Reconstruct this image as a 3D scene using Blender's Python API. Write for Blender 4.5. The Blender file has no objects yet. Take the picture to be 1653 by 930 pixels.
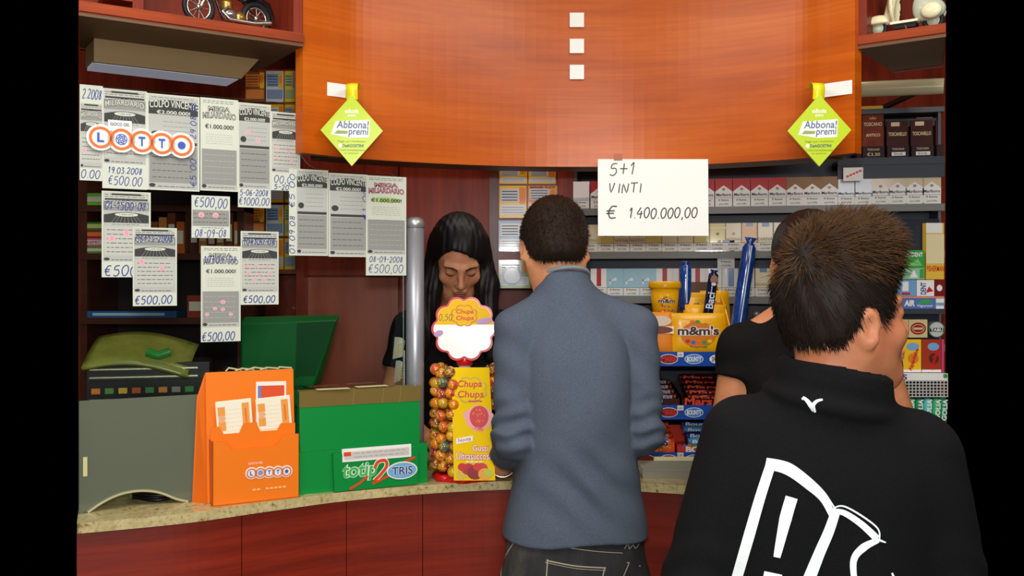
import bpy, math, random
import numpy as np
from mathutils import Vector, Matrix
from mathutils.bvhtree import BVHTree
random.seed(7)
rnd = random.Random(11)
C = bpy.context.scene.collection
S = bpy.context.scene
PI = math.pi

# ---------------------------------------------------------------- camera, world, light, exposure
F = 1550.0            # focal length in pixels of the 1653 px wide frame
CAMZ = 1.55
HOR = 450.0           # the horizon's row
cd = bpy.data.cameras.new('camera'); cam = bpy.data.objects.new('camera', cd); C.objects.link(cam)
cam.location = (0, 0, CAMZ); cam.rotation_euler = (PI/2, 0, 0)
cd.sensor_fit = 'HORIZONTAL'; cd.sensor_width = 36.0; cd.lens = F/1653*36.0
cd.shift_y = (HOR-465.0)/1653.0
cd.clip_start = 0.02
S.camera = cam
S.view_settings.view_transform = 'Standard'
S.view_settings.look = 'None'
S.view_settings.gamma = 1.0
S.view_settings.use_curve_mapping = False
S.view_settings.exposure = 0.0
S.cycles.use_denoising = True
S.cycles.sample_clamp_indirect = 6.0
S.cycles.max_bounces = 8
S.cycles.transparent_max_bounces = 16
W = bpy.data.worlds.new('world'); S.world = W; W.use_nodes = True
W.node_tree.nodes['Background'].inputs[0].default_value = (0, 0, 0, 1)
W.node_tree.nodes['Background'].inputs[1].default_value = 0.0

def area(name, loc, target, sx, sy, power, color=(1, 1, 1), shape='RECTANGLE', spread=PI):
    d = bpy.data.lights.new(name, 'AREA'); d.shape = shape; d.size = sx; d.size_y = sy
    d.energy = power; d.color = color; d.spread = spread
    o = bpy.data.objects.new(name, d); C.objects.link(o); o.location = loc
    v = Vector(target)-Vector(loc); o.rotation_euler = v.to_track_quat('-Z', 'Y').to_euler()
    return o
# the camera's own flash, the shop's ceiling fluorescents, an added soft fill light behind the camera
area('camera_flash', (0.0, -0.02, 1.70), (0.0, 2.5, 1.5), 0.10, 0.06, 15.0, (1, 0.98, 0.95))
area('ceiling_lamp_customers', (-0.55, 1.15, 2.62), (-0.55, 1.25, 0), 0.5, 1.3, 17, (1, 0.95, 0.86))
area('ceiling_lamp_customers_far', (0.75, 1.15, 2.62), (0.75, 1.25, 0), 0.5, 1.3, 17, (1, 0.95, 0.86))
area('ceiling_lamp_counter', (0.2, 2.82, 2.62), (0.2, 2.82, 0), 1.6, 0.2, 8, (1, 0.94, 0.84))
area('front_fill', (0.32, -2.6, 2.0), (0.0, 2.6, 1.5), 1.3, 1.5, 60, (1, 0.98, 0.96))

# ---------------------------------------------------------------- pixel helpers: a row/column of the photograph at a known depth
def P(px, py, Y): return Vector(((px-826.5)*Y/F, Y, CAMZ-(py-HOR)*Y/F))
def kx(px): return (px-826.5)/F
def zat(py, Y): return CAMZ-(py-HOR)*Y/F

# ---------------------------------------------------------------- materials
def c(r, g, b):
    f = lambda v: (v/255/12.92) if v/255 <= 0.04045 else ((v/255+0.055)/1.055)**2.4
    return (f(r), f(g), f(b), 1.0)
def mat(name, col, rough=0.5, spec=0.3, metal=0.0, emit=0.0, coat=0.0, bump=0.0, bscale=200.0, sheen=0.0, sss=0.0):
    m = bpy.data.materials.new(name); m.use_nodes = True
    nt = m.node_tree; b = nt.nodes['Principled BSDF']
    b.inputs['Base Color'].default_value = col
    b.inputs['Roughness'].default_value = rough
    b.inputs['Specular IOR Level'].default_value = spec
    b.inputs['Metallic'].default_value = metal
    if coat: b.inputs['Coat Weight'].default_value = coat; b.inputs['Coat Roughness'].default_value = 0.08
    if sheen: b.inputs['Sheen Weight'].default_value = sheen
    if emit:
        b.inputs['Emission Color'].default_value = col; b.inputs['Emission Strength'].default_value = emit
    if sss:
        b.inputs['Subsurface Weight'].default_value = sss; b.inputs['Subsurface Radius'].default_value = (0.02, 0.008, 0.004)
        b.inputs['Subsurface Scale'].default_value = 0.5
    if bump:
        tc = nt.nodes.new('ShaderNodeTexCoord'); n = nt.nodes.new('ShaderNodeTexNoise'); n.inputs['Scale'].default_value = bscale
        n.inputs['Detail'].default_value = 3
        bp = nt.nodes.new('ShaderNodeBump'); bp.inputs['Strength'].default_value = bump; bp.inputs['Distance'].default_value = 0.004
        nt.links.new(tc.outputs['Object'], n.inputs['Vector']); nt.links.new(n.outputs['Fac'], bp.inputs['Height'])
        nt.links.new(bp.outputs['Normal'], b.inputs['Normal'])
    return m
def noise_mat(name, stops, scale, stretch=(1, 1, 1), rough=0.4, spec=0.5, detail=5, distortion=0.0, coat=0.0, bump=0.0, rot=(0, 0, 0), coord='Object', second=None):
    """a colour ramp over stretched noise; second = (scale, stretch, amount, dark colour) multiplies a finer grain in"""
    m = bpy.data.materials.new(name); m.use_nodes = True
    nt = m.node_tree; N = nt.nodes; L = nt.links; b = N['Principled BSDF']
    b.inputs['Roughness'].default_value = rough; b.inputs['Specular IOR Level'].default_value = spec
    if coat: b.inputs['Coat Weight'].default_value = coat; b.inputs['Coat Roughness'].default_value = 0.12
    tc = N.new('ShaderNodeTexCoord'); mp = N.new('ShaderNodeMapping'); mp.inputs['Scale'].default_value = stretch; mp.inputs['Rotation'].default_value = rot
    n = N.new('ShaderNodeTexNoise'); n.inputs['Scale'].default_value = scale; n.inputs['Detail'].default_value = detail
    n.inputs['Distortion'].default_value = distortion; n.inputs['Roughness'].default_value = 0.6
    r = N.new('ShaderNodeValToRGB'); e = r.color_ramp.elements
    e[0].position, e[0].color = stops[0]; e[1].position, e[1].color = stops[-1]
    for p, q in stops[1:-1]:
        x = e.new(p); x.color = q
    L.new(tc.outputs[coord], mp.inputs['Vector']); L.new(mp.outputs['Vector'], n.inputs['Vector']); L.new(n.outputs['Fac'], r.inputs['Fac'])
    out = r.outputs['Color']
    if second:
        mp2 = N.new('ShaderNodeMapping'); mp2.inputs['Scale'].default_value = second[1]; mp2.inputs['Rotation'].default_value = rot
        n2 = N.new('ShaderNodeTexNoise'); n2.inputs['Scale'].default_value = second[0]; n2.inputs['Detail'].default_value = 4
        r2 = N.new('ShaderNodeValToRGB'); r2.color_ramp.elements[0].position = 0.35; r2.color_ramp.elements[0].color = second[3]
        r2.color_ramp.elements[1].position = 0.6; r2.color_ramp.elements[1].color = (1, 1, 1, 1)
        mx = N.new('ShaderNodeMixRGB'); mx.blend_type = 'MULTIPLY'; mx.inputs['Fac'].default_value = second[2]
        L.new(tc.outputs[coord], mp2.inputs['Vector']); L.new(mp2.outputs['Vector'], n2.inputs['Vector']); L.new(n2.outputs['Fac'], r2.inputs['Fac'])
        L.new(out, mx.inputs['Color1']); L.new(r2.outputs['Color'], mx.inputs['Color2']); out = mx.outputs['Color']
    L.new(out, b.inputs['Base Color'])
    if bump:
        bp = N.new('ShaderNodeBump'); bp.inputs['Strength'].default_value = bump; bp.inputs['Distance'].default_value = 0.004
        L.new(n.outputs['Fac'], bp.inputs['Height']); L.new(bp.outputs['Normal'], b.inputs['Normal'])
    return m
def glass_mat(name, tint, refl=1.0, rough=0.02):
    m = bpy.data.materials.new(name); m.use_nodes = True
    nt = m.node_tree; N = nt.nodes; L = nt.links; N.remove(N['Principled BSDF'])
    t = N.new('ShaderNodeBsdfTransparent'); t.inputs[0].default_value = tint
    g = N.new('ShaderNodeBsdfGlossy'); g.inputs['Roughness'].default_value = rough; g.inputs['Color'].default_value = (refl, refl, refl, 1)
    f = N.new('ShaderNodeFresnel'); f.inputs['IOR'].default_value = 1.45
    x = N.new('ShaderNodeMixShader'); L.new(f.outputs[0], x.inputs[0]); L.new(t.outputs[0], x.inputs[1]); L.new(g.outputs[0], x.inputs[2])
    L.new(x.outputs[0], N['Material Output'].inputs['Surface'])
    return m
def frost_mat(name, col, clear=0.3):
    m = bpy.data.materials.new(name); m.use_nodes = True
    nt = m.node_tree; N = nt.nodes; L = nt.links; N.remove(N['Principled BSDF'])
    t = N.new('ShaderNodeBsdfTransparent'); t.inputs[0].default_value = (0.9, 0.95, 0.88, 1)
    d = N.new('ShaderNodeBsdfDiffuse'); d.inputs[0].default_value = col
    x = N.new('ShaderNodeMixShader'); x.inputs[0].default_value = 1-clear
    L.new(t.outputs[0], x.inputs[1]); L.new(d.outputs[0], x.inputs[2]); L.new(x.outputs[0], N['Material Output'].inputs['Surface'])
    return m

_solid = {}
def col(r, g, b, rough=0.45, spec=0.3):
    k = (r, g, b, rough, spec)
    if k not in _solid: _solid[k] = mat('print_%d_%d_%d' % (r, g, b), c(r, g, b), rough, spec)
    return _solid[k]

# ---------------------------------------------------------------- mesh builder
_txt = {}
def text_geo(body, off=0.0):
    k = (body, off)
    if k not in _txt:
        cu = bpy.data.curves.new('lettering', 'FONT'); cu.body = body; cu.size = 1.0; cu.offset = off; cu.resolution_u = 3
        cu.dimensions = '2D'; cu.fill_mode = 'FRONT'
        o = bpy.data.objects.new('lettering', cu); C.objects.link(o)
        dg = bpy.context.evaluated_depsgraph_get(); me = o.evaluated_get(dg).to_mesh()
        v = [(p.co.x, p.co.y) for p in me.vertices]; f = [tuple(q.vertices) for q in me.polygons]
        o.evaluated_get(dg).to_mesh_clear()
        bpy.data.objects.remove(o); bpy.data.curves.remove(cu)
        _txt[k] = (v, f)
    return _txt[k]
STROKES = {  # handwriting: each character a list of strokes in a box 0..1 wide and high
 '0': [[(.5, 1), (.15, .8), (.05, .4), (.3, 0), (.7, .05), (.95, .5), (.8, .9), (.45, 1)]],
 '1': [[(.2, .7), (.6, 1), (.5, 0)]], '2': [[(.1, .8), (.4, 1), (.8, .85), (.7, .5), (.1, 0), (.95, .05)]],
 '3': [[(.1, .95), (.7, .95), (.4, .6), (.85, .4), (.6, .02), (.1, .1)]], '4': [[(.6, 1), (.05, .35), (.95, .4)], [(.75, .65), (.65, -.1)]],
 '5': [[(.85, 1), (.3, .95), (.2, .6), (.7, .6), (.85, .25), (.5, 0), (.1, .08)]], '6': [[(.7, 1), (.2, .6), (.15, .15), (.6, 0), (.85, .3), (.5, .5), (.15, .3)]],
 '7': [[(.05, .95), (.9, .95), (.4, 0)], [(.3, .5), (.8, .5)]], '8': [[(.7, .9), (.3, .9), (.3, .6), (.75, .35), (.5, 0), (.15, .25), (.7, .65), (.7, .9)]],
 '9': [[(.85, .7), (.4, .5), (.2, .8), (.6, 1), (.85, .75), (.6, 0)]], '-': [[(.1, .5), (.9, .52)]], '+': [[(.05, .5), (.95, .5)], [(.5, .95), (.5, .05)]],
 '.': [[(.4, 0), (.55, .06)]], ',': [[(.55, .1), (.35, -.18)]], ' ': [], '/': [[(.9, 1), (.1, 0)]],
 '€': [[(.9, .95), (.45, .95), (.2, .5), (.4, .05), (.9, .08)], [(0, .6), (.75, .62)], [(0, .4), (.7, .42)]],
 'V': [[(.05, .95), (.35, 0), (.75, 1)]], 'I': [[(.5, .95), (.5, 0)]], 'N': [[(.1, 0), (.15, .95), (.75, .05), (.9, 1)]], 'T': [[(.5, .95), (.5, 0)], [(0, .97), (1, 1)]],
}
def smooth_line(p, n=3):
    if len(p) < 3: return p
    out = []
    for i in range(len(p)-1):
        a = p[max(i-1, 0)]; b = p[i]; d = p[i+1]; e = p[min(i+2, len(p)-1)]
        for j in range(n):
            t = j/n
            out.append(tuple(0.5*((2*b[k])+(-a[k]+d[k])*t+(2*a[k]-5*b[k]+4*d[k]-e[k])*t*t+(-a[k]+3*b[k]-3*d[k]+e[k])*t**3) for k in range(len(b))))
    out.append(tuple(p[-1])); return out

class MB:
    def __init__(s):
        s.v = []; s.f = []; s.mi = []; s.sm = []; s.mats = []; s.M = None
    def add(s, verts, faces, m, smooth=False):
        if m not in s.mats: s.mats.append(m)
        k = s.mats.index(m); n = len(s.v)
        for p in verts:
            p = Vector(p)
            s.v.append(tuple(s.M @ p) if s.M is not None else tuple(p))
        for q in faces:
            s.f.append(tuple(n+i for i in q)); s.mi.append(k); s.sm.append(smooth)
        return s
    def box(s, x0, x1, y0, y1, z0, z1, m, front=None):
        v = [(x0, y0, z0), (x1, y0, z0), (x1, y1, z0), (x0, y1, z0), (x0, y0, z1), (x1, y0, z1), (x1, y1, z1), (x0, y1, z1)]
        s.add(v, [(0, 3, 2, 1), (4, 5, 6, 7), (1, 2, 6, 5), (2, 3, 7, 6), (3, 0, 4, 7)], m)
        s.add(v, [(0, 1, 5, 4)], front or m)
        return s
    def poly(s, pts, m, d=0.0):                       # flat print facing -y at y = -d
        return s.add([(x, -d, z) for x, z in pts], [tuple(range(len(pts)))], m)
    def rect(s, x0, x1, z0, z1, m, d=0.0): return s.poly([(x0, z0), (x1, z0), (x1, z1), (x0, z1)], m, d)
    def oval(s, x, z, rx, rz, m, d=0.0, n=20, r0=0.0):
        if r0:
            v = []; f = []
            for i in range(n):
                a = 2*PI*i/n
                v += [(x+rx*math.cos(a), -d, z+rz*math.sin(a)), (x+(rx-r0)*math.cos(a), -d, z+(rz-r0)*math.sin(a))]
            for i in range(n):
                j = (i+1) % n; f.append((2*i, 2*j, 2*j+1, 2*i+1))
            return s.add(v, f, m)
        return s.poly([(x+rx*math.cos(2*PI*i/n), z+rz*math.sin(2*PI*i/n)) for i in range(n)], m, d)
    def prism(s, pts, y0, y1, m, mside=None):         # outline in x,z (counter-clockwise seen from -y) pushed from y0 (front) to y1
        n = len(pts)
        v = [(x, y0, z) for x, z in pts]+[(x, y1, z) for x, z in pts]
        s.add(v, [tuple(range(n)), tuple(range(2*n-1, n-1, -1))], m)
        return s.add(v, [(i, n+i, n+(i+1) % n, (i+1) % n) for i in range(n)], mside or m)
    def tube(s, path, r, m, n=10, smooth=True):
        path = [Vector(p) for p in path]; R = r if isinstance(r, (list, tuple)) else [r]*len(path)
        v = []; f = []; up = None
        for i, p in enumerate(path):
            t = (path[min(i+1, len(path)-1)]-path[max(i-1, 0)]).normalized()
            if up is None: up = Vector((0, 0, 1)) if abs(t.z) < 0.9 else Vector((1, 0, 0))
            a = t.cross(up).normalized(); b = a.cross(t).normalized(); up = b
            for k in range(n):
                w = 2*PI*k/n; v.append(p+(a*math.cos(w)+b*math.sin(w))*R[i])
        for i in range(len(path)-1):
            for k in range(n):
                f.append((i*n+k, i*n+(k+1) % n, (i+1)*n+(k+1) % n, (i+1)*n+k))
        s.add(v, f, m, smooth)
        e = len(path)-1
        return s.add(v, [tuple(range(n-1, -1, -1)), tuple(e*n+k for k in range(n))], m)
    def lathe(s, prof, m, n=24, at=(0, 0, 0), smooth=True, axis='z'):
        v = []; f = []
        for r, h in prof:
            for k in range(n):
                w = 2*PI*k/n; a, b = r*math.cos(w), r*math.sin(w)
                q = (a, b, h) if axis == 'z' else ((a, h, b) if axis == 'y' else (h, a, b))
                v.append((q[0]+at[0], q[1]+at[1], q[2]+at[2]))
        for i in range(len(prof)-1):
            for k in range(n):
                f.append((i*n+k, i*n+(k+1) % n, (i+1)*n+(k+1) % n, (i+1)*n+k))
        e = len(prof)-1
        if prof[0][0] > 1e-6: f.append(tuple(range(n-1, -1, -1)))
        if prof[e][0] > 1e-6: f.append(tuple(e*n+k for k in range(n)))
        return s.add(v, f, m, smooth)
    def ell(s, ce, ra, m, n=16, k=10):
        v = []; f = []
        for i in range(k+1):
            t = PI*i/k
            for j in range(n):
                w = 2*PI*j/n
                v.append((ce[0]+ra[0]*math.sin(t)*math.cos(w), ce[1]+ra[1]*math.sin(t)*math.sin(w), ce[2]+ra[2]*math.cos(t)))
        for i in range(k):
            for j in range(n):
                f.append((i*n+j, (i+1)*n+j, (i+1)*n+(j+1) % n, i*n+(j+1) % n))
        return s.add(v, f, m, True)
    def text(s, body, x, z, w, h, m, d=0.0006, off=0.0, shear=0.0, rot=0.0, arch=0.0, center=False):
        """lettering fitted into the box x..x+w, z..z+h on the front face"""
        v, f = text_geo(body, off)
        if not v: return s
        x0 = min(p[0] for p in v); x1 = max(p[0] for p in v); z0 = min(p[1] for p in v); z1 = max(p[1] for p in v)
        if center: x -= w/2; z -= h/2
        cr, sr = math.cos(rot), math.sin(rot); cx, cz = x+w/2, z+h/2
        out = []
        for p in v:
            u = (p[0]-x0)/(x1-x0)*w; q = (p[1]-z0)/(z1-z0)*h
            u += shear*q; q += arch*h*(1-(2*u/w-1)**2)
            a, b = x+u-cx, z+q-cz
            out.append((cx+a*cr-b*sr, -d, cz+a*sr+b*cr))
        return s.add(out, f, m)
    def ribbon(s, path, w, m, d=0.0006):
        n = len(path)
        if n < 2: return s
        Wd = w if isinstance(w, (list, tuple)) else [w]*n
        v = []; f = []
        for i, (x, z) in enumerate(path):
            a = path[max(i-1, 0)]; b = path[min(i+1, n-1)]
            tx, tz = b[0]-a[0], b[1]-a[1]; l = math.hypot(tx, tz) or 1
            nx, nz = -tz/l*Wd[i]/2, tx/l*Wd[i]/2
            v += [(x+nx, -d, z+nz), (x-nx, -d, z-nz)]
        for i in range(n-1): f.append((2*i, 2*i+1, 2*i+3, 2*i+2))
        return s.add(v, f, m)
    def hand(s, body, x, z, w, h, m, d=0.0006, lw=0.0012, rot=0.0):
        """handwriting in a box x..x+w, z..z+h"""
        narrow = {'.': .45, ',': .5, '1': .75, 'I': .5, ' ': .6, '-': .8}
        tot = sum(narrow.get(ch, 1.0)*1.22 for ch in body); cw = w/tot; cx = 0
        cr, sr = math.cos(rot), math.sin(rot)
        for ch in body:
            ww = narrow.get(ch, 1.0)*cw; jy = rnd.uniform(-.06, .06)*h
            for st in STROKES.get(ch, []):
                p = smooth_line([(a*ww+b*h*0.12, b*h+jy) for a, b in st], 3)
                s.ribbon([(x+(cx+a)*cr-b*sr, z+(cx+a)*sr+b*cr) for a, b in p], lw, m, d)
            cx += ww*1.22
        return s
    def build(s, name, parent=None, loc=(0, 0, 0), rz=0.0, bevel=0.0, seg=2):
        me = bpy.data.meshes.new(name); me.from_pydata(s.v, [], s.f)
        for m in s.mats: me.materials.append(m)
        me.polygons.foreach_set('material_index', s.mi); me.polygons.foreach_set('use_smooth', s.sm); me.update()
        o = bpy.data.objects.new(name, me); C.objects.link(o)
        o.location = loc; o.rotation_euler = (0, 0, rz)
        if parent is not None: o.parent = parent
        if bevel:
            b = o.modifiers.new('edge', 'BEVEL'); b.width = bevel; b.segments = seg; b.limit_method = 'ANGLE'; b.angle_limit = math.radians(40)
        return o
def tag(o, label, cat, group=None):
    o['label'] = label; o['category'] = cat
    if group: o['group'] = group
    return o
def thing(name, label, cat, loc=(0, 0, 0), rz=0.0, group=None):
    o = bpy.data.objects.new(name, None); C.objects.link(o); o.location = loc; o.rotation_euler = (0, 0, rz); o.empty_display_size = 0.05
    return tag(o, label, cat, group)
def struct(o): o['kind'] = 'structure'; return o
def dup(root, loc=None, rot=None, label=None, group=None):
    r = root.copy(); C.objects.link(r)
    if loc is not None: r.location = loc
    if rot is not None: r.rotation_euler = rot
    if label: r['label'] = label
    if group: r['group'] = group
    for ch in list(root.children):
        d = ch.copy(); C.objects.link(d); d.parent = r
        for g in list(ch.children):
            e = g.copy(); C.objects.link(e); e.parent = d
    return r
ORD = ['first', 'second', 'third', 'fourth', 'fifth', 'sixth', 'seventh', 'eighth', 'ninth', 'tenth', 'eleventh', 'twelfth', 'thirteenth', 'fourteenth',
       'fifteenth', 'sixteenth', 'seventeenth', 'eighteenth', 'nineteenth', 'twentieth', 'twenty-first', 'twenty-second', 'twenty-third', 'twenty-fourth']

# ---------------------------------------------------------------- signed-distance sculpting for bodies, heads, hair and cloth
def sm_min(a, b, k):
    h = np.clip(0.5+0.5*(b-a)/k, 0, 1); return b*(1-h)+a*h-k*h*(1-h)
def sm_max(a, b, k): return -sm_min(-a, -b, k)
def d_ell(p, ce, r):
    q = [(p[i]-ce[i]) for i in range(3)]
    k0 = np.sqrt(sum((q[i]/r[i])**2 for i in range(3)))+1e-9; k1 = np.sqrt(sum((q[i]/r[i]**2)**2 for i in range(3)))+1e-9
    return k0*(k0-1)/k1
def d_cone(p, a, b, ra, rb):
    a = np.array(a, dtype=float); b = np.array(b, dtype=float); ba = b-a
    q = [p[i]-a[i] for i in range(3)]
    h = np.clip((q[0]*ba[0]+q[1]*ba[1]+q[2]*ba[2])/float(ba@ba), 0, 1)
    return np.sqrt(sum((q[i]-h*ba[i])**2 for i in range(3)))-(ra+(rb-ra)*h)
def d_loft(p, secs):
    """secs: rows (z, cx, cy, rx, ry) from low to high"""
    A = np.array(secs, dtype=float); z = p[2]
    zz = np.linspace(A[0, 0], A[-1, 0], 60)
    def sp(j):
        y = np.interp(zz, A[:, 0], A[:, j]); y2 = np.convolve(np.pad(y, 3, 'edge'), np.ones(7)/7, 'valid'); return np.interp(z, zz, y2)
    cx, cy, rx, ry = sp(1), sp(2), sp(3), sp(4)
    d = (((np.abs(p[0]-cx)/rx)**2.3+(np.abs(p[1]-cy)/ry)**2.3)**(1/2.3)-1)*np.minimum(rx, ry)
    return np.maximum(d, np.maximum(A[0, 0]-z, z-A[-1, 0]))
def rotp(p, ce, rx=0.0, ry=0.0, rz=0.0):
    """points seen in a frame turned by rx, ry, rz about ce (inverse rotation of the points)"""
    R = np.array((Matrix.Rotation(rz, 3, 'Z') @ Matrix.Rotation(ry, 3, 'Y') @ Matrix.Rotation(rx, 3, 'X')).transposed())
    q = [p[i]-ce[i] for i in range(3)]
    return [R[i, 0]*q[0]+R[i, 1]*q[1]+R[i, 2]*q[2] for i in range(3)]
def surface_net(f, lo, hi, h):
    ax = [np.arange(lo[i], hi[i]+h, h, dtype=np.float64) for i in range(3)]
    n = tuple(len(a) for a in ax); D = np.empty(n); B = 20; R = B*h*0.87*1.6+h
    blocks = [(i, j, k) for i in range(0, n[0], B) for j in range(0, n[1], B) for k in range(0, n[2], B)]
    mid = [np.array([ax[t][min(b[t]+B//2, n[t]-1)] for b in blocks]) for t in range(3)]
    dm = f(mid)                                          # blocks far from the surface are filled, only near ones are sampled
    for b, d0 in zip(blocks, dm):
        sl = tuple(slice(b[t], min(b[t]+B, n[t])) for t in range(3))
        if abs(d0) > R: D[sl] = d0
        else:
            g = np.meshgrid(*[ax[t][sl[t]] for t in range(3)], indexing='ij'); D[sl] = f([q.ravel() for q in g]).reshape(g[0].shape)
    cs = {}
    for i in (0, 1):
        for j in (0, 1):
            for k in (0, 1): cs[i, j, k] = D[i:n[0]-1+i, j:n[1]-1+j, k:n[2]-1+k]
    neg = sum((v < 0).astype(np.int8) for v in cs.values()); act = (neg > 0) & (neg < 8)
    idx = -np.ones(act.shape, dtype=np.int64); I = np.argwhere(act); idx[act] = np.arange(len(I))
    acc = np.zeros((len(I), 3)); cnt = np.zeros(len(I))
    val = {k: v[act] for k, v in cs.items()}
    for a in cs:
        for axis in range(3):
            if a[axis]: continue
            b = list(a); b[axis] = 1; b = tuple(b)
            va, vb = val[a], val[b]; cr = (va < 0) != (vb < 0)
            t = np.zeros(len(I)); t[cr] = va[cr]/(va[cr]-vb[cr])
            pt = np.array(a, dtype=float)[None, :].repeat(len(I), 0); pt[:, axis] += t
            acc[cr] += pt[cr]; cnt[cr] += 1
    V = (I+acc/cnt[:, None])*h+np.array(lo)
    faces = []
    sg = D < 0
    for axis in range(3):
        u, w = [(1, 2), (2, 0), (0, 1)][axis]
        sl0 = [slice(None)]*3; sl1 = [slice(None)]*3; sl0[axis] = slice(0, -1); sl1[axis] = slice(1, None)
        ch = sg[tuple(sl0)] != sg[tuple(sl1)]; E = np.argwhere(ch)
        E = E[(E[:, u] > 0) & (E[:, w] > 0) & (E[:, u] < n[u]-1) & (E[:, w] < n[w]-1)]
        def cell(du, dw):
            q = E.copy(); q[:, u] -= du; q[:, w] -= dw; return idx[q[:, 0], q[:, 1], q[:, 2]]
        Q = np.stack([cell(1, 1), cell(0, 1), cell(0, 0), cell(1, 0)], 1)
        flip = ~sg[E[:, 0], E[:, 1], E[:, 2]]; Q[flip] = Q[flip][:, ::-1]
        faces.append(Q)
    return V, np.concatenate(faces)
def sdf_obj(name, f, lo, hi, h, m, parent=None, relax=2):
    V, Q = surface_net(f, lo, hi, h)
    for _ in range(relax):                               # a little smoothing along the mesh
        acc = np.zeros_like(V); cnt = np.zeros(len(V))
        for a, b in ((0, 1), (1, 2), (2, 3), (3, 0)):
            np.add.at(acc, Q[:, a], V[Q[:, b]]); np.add.at(cnt, Q[:, a], 1)
            np.add.at(acc, Q[:, b], V[Q[:, a]]); np.add.at(cnt, Q[:, b], 1)
        V = 0.5*V+0.5*acc/cnt[:, None]
    me = bpy.data.meshes.new(name); me.from_pydata(V.tolist(), [], Q.tolist()); me.materials.append(m)
    me.polygons.foreach_set('use_smooth', [True]*len(me.polygons)); me.update()
    o = bpy.data.objects.new(name, me); C.objects.link(o)
    if parent is not None: o.parent = parent
    return o

# ================================================================ materials of the room
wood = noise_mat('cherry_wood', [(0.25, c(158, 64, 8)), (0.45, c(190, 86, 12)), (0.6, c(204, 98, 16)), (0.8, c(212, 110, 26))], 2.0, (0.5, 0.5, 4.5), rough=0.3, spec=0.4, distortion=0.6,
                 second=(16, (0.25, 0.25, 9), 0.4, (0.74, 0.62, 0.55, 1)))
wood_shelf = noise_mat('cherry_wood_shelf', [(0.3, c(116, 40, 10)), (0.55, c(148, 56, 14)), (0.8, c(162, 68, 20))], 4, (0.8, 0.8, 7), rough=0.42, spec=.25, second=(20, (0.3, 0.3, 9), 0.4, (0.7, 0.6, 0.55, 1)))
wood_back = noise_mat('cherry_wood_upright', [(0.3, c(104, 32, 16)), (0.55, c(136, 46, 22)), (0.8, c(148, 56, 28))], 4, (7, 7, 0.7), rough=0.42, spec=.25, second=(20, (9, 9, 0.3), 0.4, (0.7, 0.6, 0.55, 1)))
wood_front = noise_mat('cherry_wood_counter', [(0.3, c(112, 26, 10)), (0.55, c(142, 38, 15)), (0.8, c(160, 50, 22))], 3, (0.6, 0.6, 6), rough=0.42, second=(18, (0.3, 0.3, 9), 0.5, (0.68, 0.55, 0.5, 1)))  # darker copy of the cherry wood, the front's dimmer light put into its colour
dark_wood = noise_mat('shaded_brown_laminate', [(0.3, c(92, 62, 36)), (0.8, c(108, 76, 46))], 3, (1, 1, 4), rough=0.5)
granite = noise_mat('speckled_granite', [(0.3, c(110, 92, 58)), (0.42, c(196, 180, 128)), (0.6, c(216, 202, 152)), (0.75, c(178, 160, 108))], 95, (1, 1, 1), rough=0.25, detail=8, coat=0.3,
                    second=(24, (1, 1, 1), 0.4, (0.62, 0.56, 0.42, 1)))
plaster = mat('ceiling_plaster', c(225, 222, 214), 0.9)
tiles = noise_mat('floor_stone', [(0.3, c(150, 140, 124)), (0.7, c(186, 176, 158))], 6, rough=0.35)
steel = mat('brushed_aluminium', c(176, 180, 190), 0.38, metal=0.55)
white_plain = mat('white_plastic', c(238, 238, 236), 0.4)
black_plain = mat('black_plastic', c(16, 16, 18), 0.4)
charcoal = mat('charcoal_metal', c(58, 62, 72), 0.4, spec=0.5)
rail_grey = mat('grey_shelf_edge', c(112, 112, 108), 0.4)

# ================================================================ the setting
b = MB(); b.box(-1.55, 1.9, -0.3, 3.6, -0.05, 0, tiles); struct(b.build('floor'))
b = MB(); b.box(-1.55, 1.45, 0.3, 3.4, 2.72, 2.78, plaster); struct(b.build('ceiling'))
XL, XR = -1.49, 1.49                      # the back wall spans what the shop shows
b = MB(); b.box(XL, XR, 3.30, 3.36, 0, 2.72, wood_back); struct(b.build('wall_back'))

def plan_strip(mb, pts, off, z0, z1, m, mtop=None):
    """a wall along a plan polyline, off thick towards +y (the outward normal to the back)"""
    n = len(pts); back = []
    for i, (x, y) in enumerate(pts):
        a = pts[max(i-1, 0)]; d = pts[min(i+1, n-1)]; tx, ty = d[0]-a[0], d[1]-a[1]; l = math.hypot(tx, ty)
        back.append((x-ty/l*off, y+tx/l*off))
    v = [(x, y, z) for z in (z0, z1) for x, y in list(pts)+back]; k = 2*n; f = []; ft = []
    for i in range(n-1):
        f.append((i, i+1, k+i+1, k+i)); f.append((n+i+1, n+i, k+n+i, k+n+i+1))
        ft.append((n+i, n+i+1, i+1, i)); ft.append((k+i, k+i+1, k+n+i+1, k+n+i))
    f += [(0, k, k+n, n), (n-1, 2*n-1, k+2*n-1, k+n-1)]
    mb.add(v, f, m); mb.add(v, ft, mtop or m); return mb
def plan(rows, n=8): return smooth_line([((px-826.5)/F*Y, Y) for px, Y in rows], n)

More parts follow.
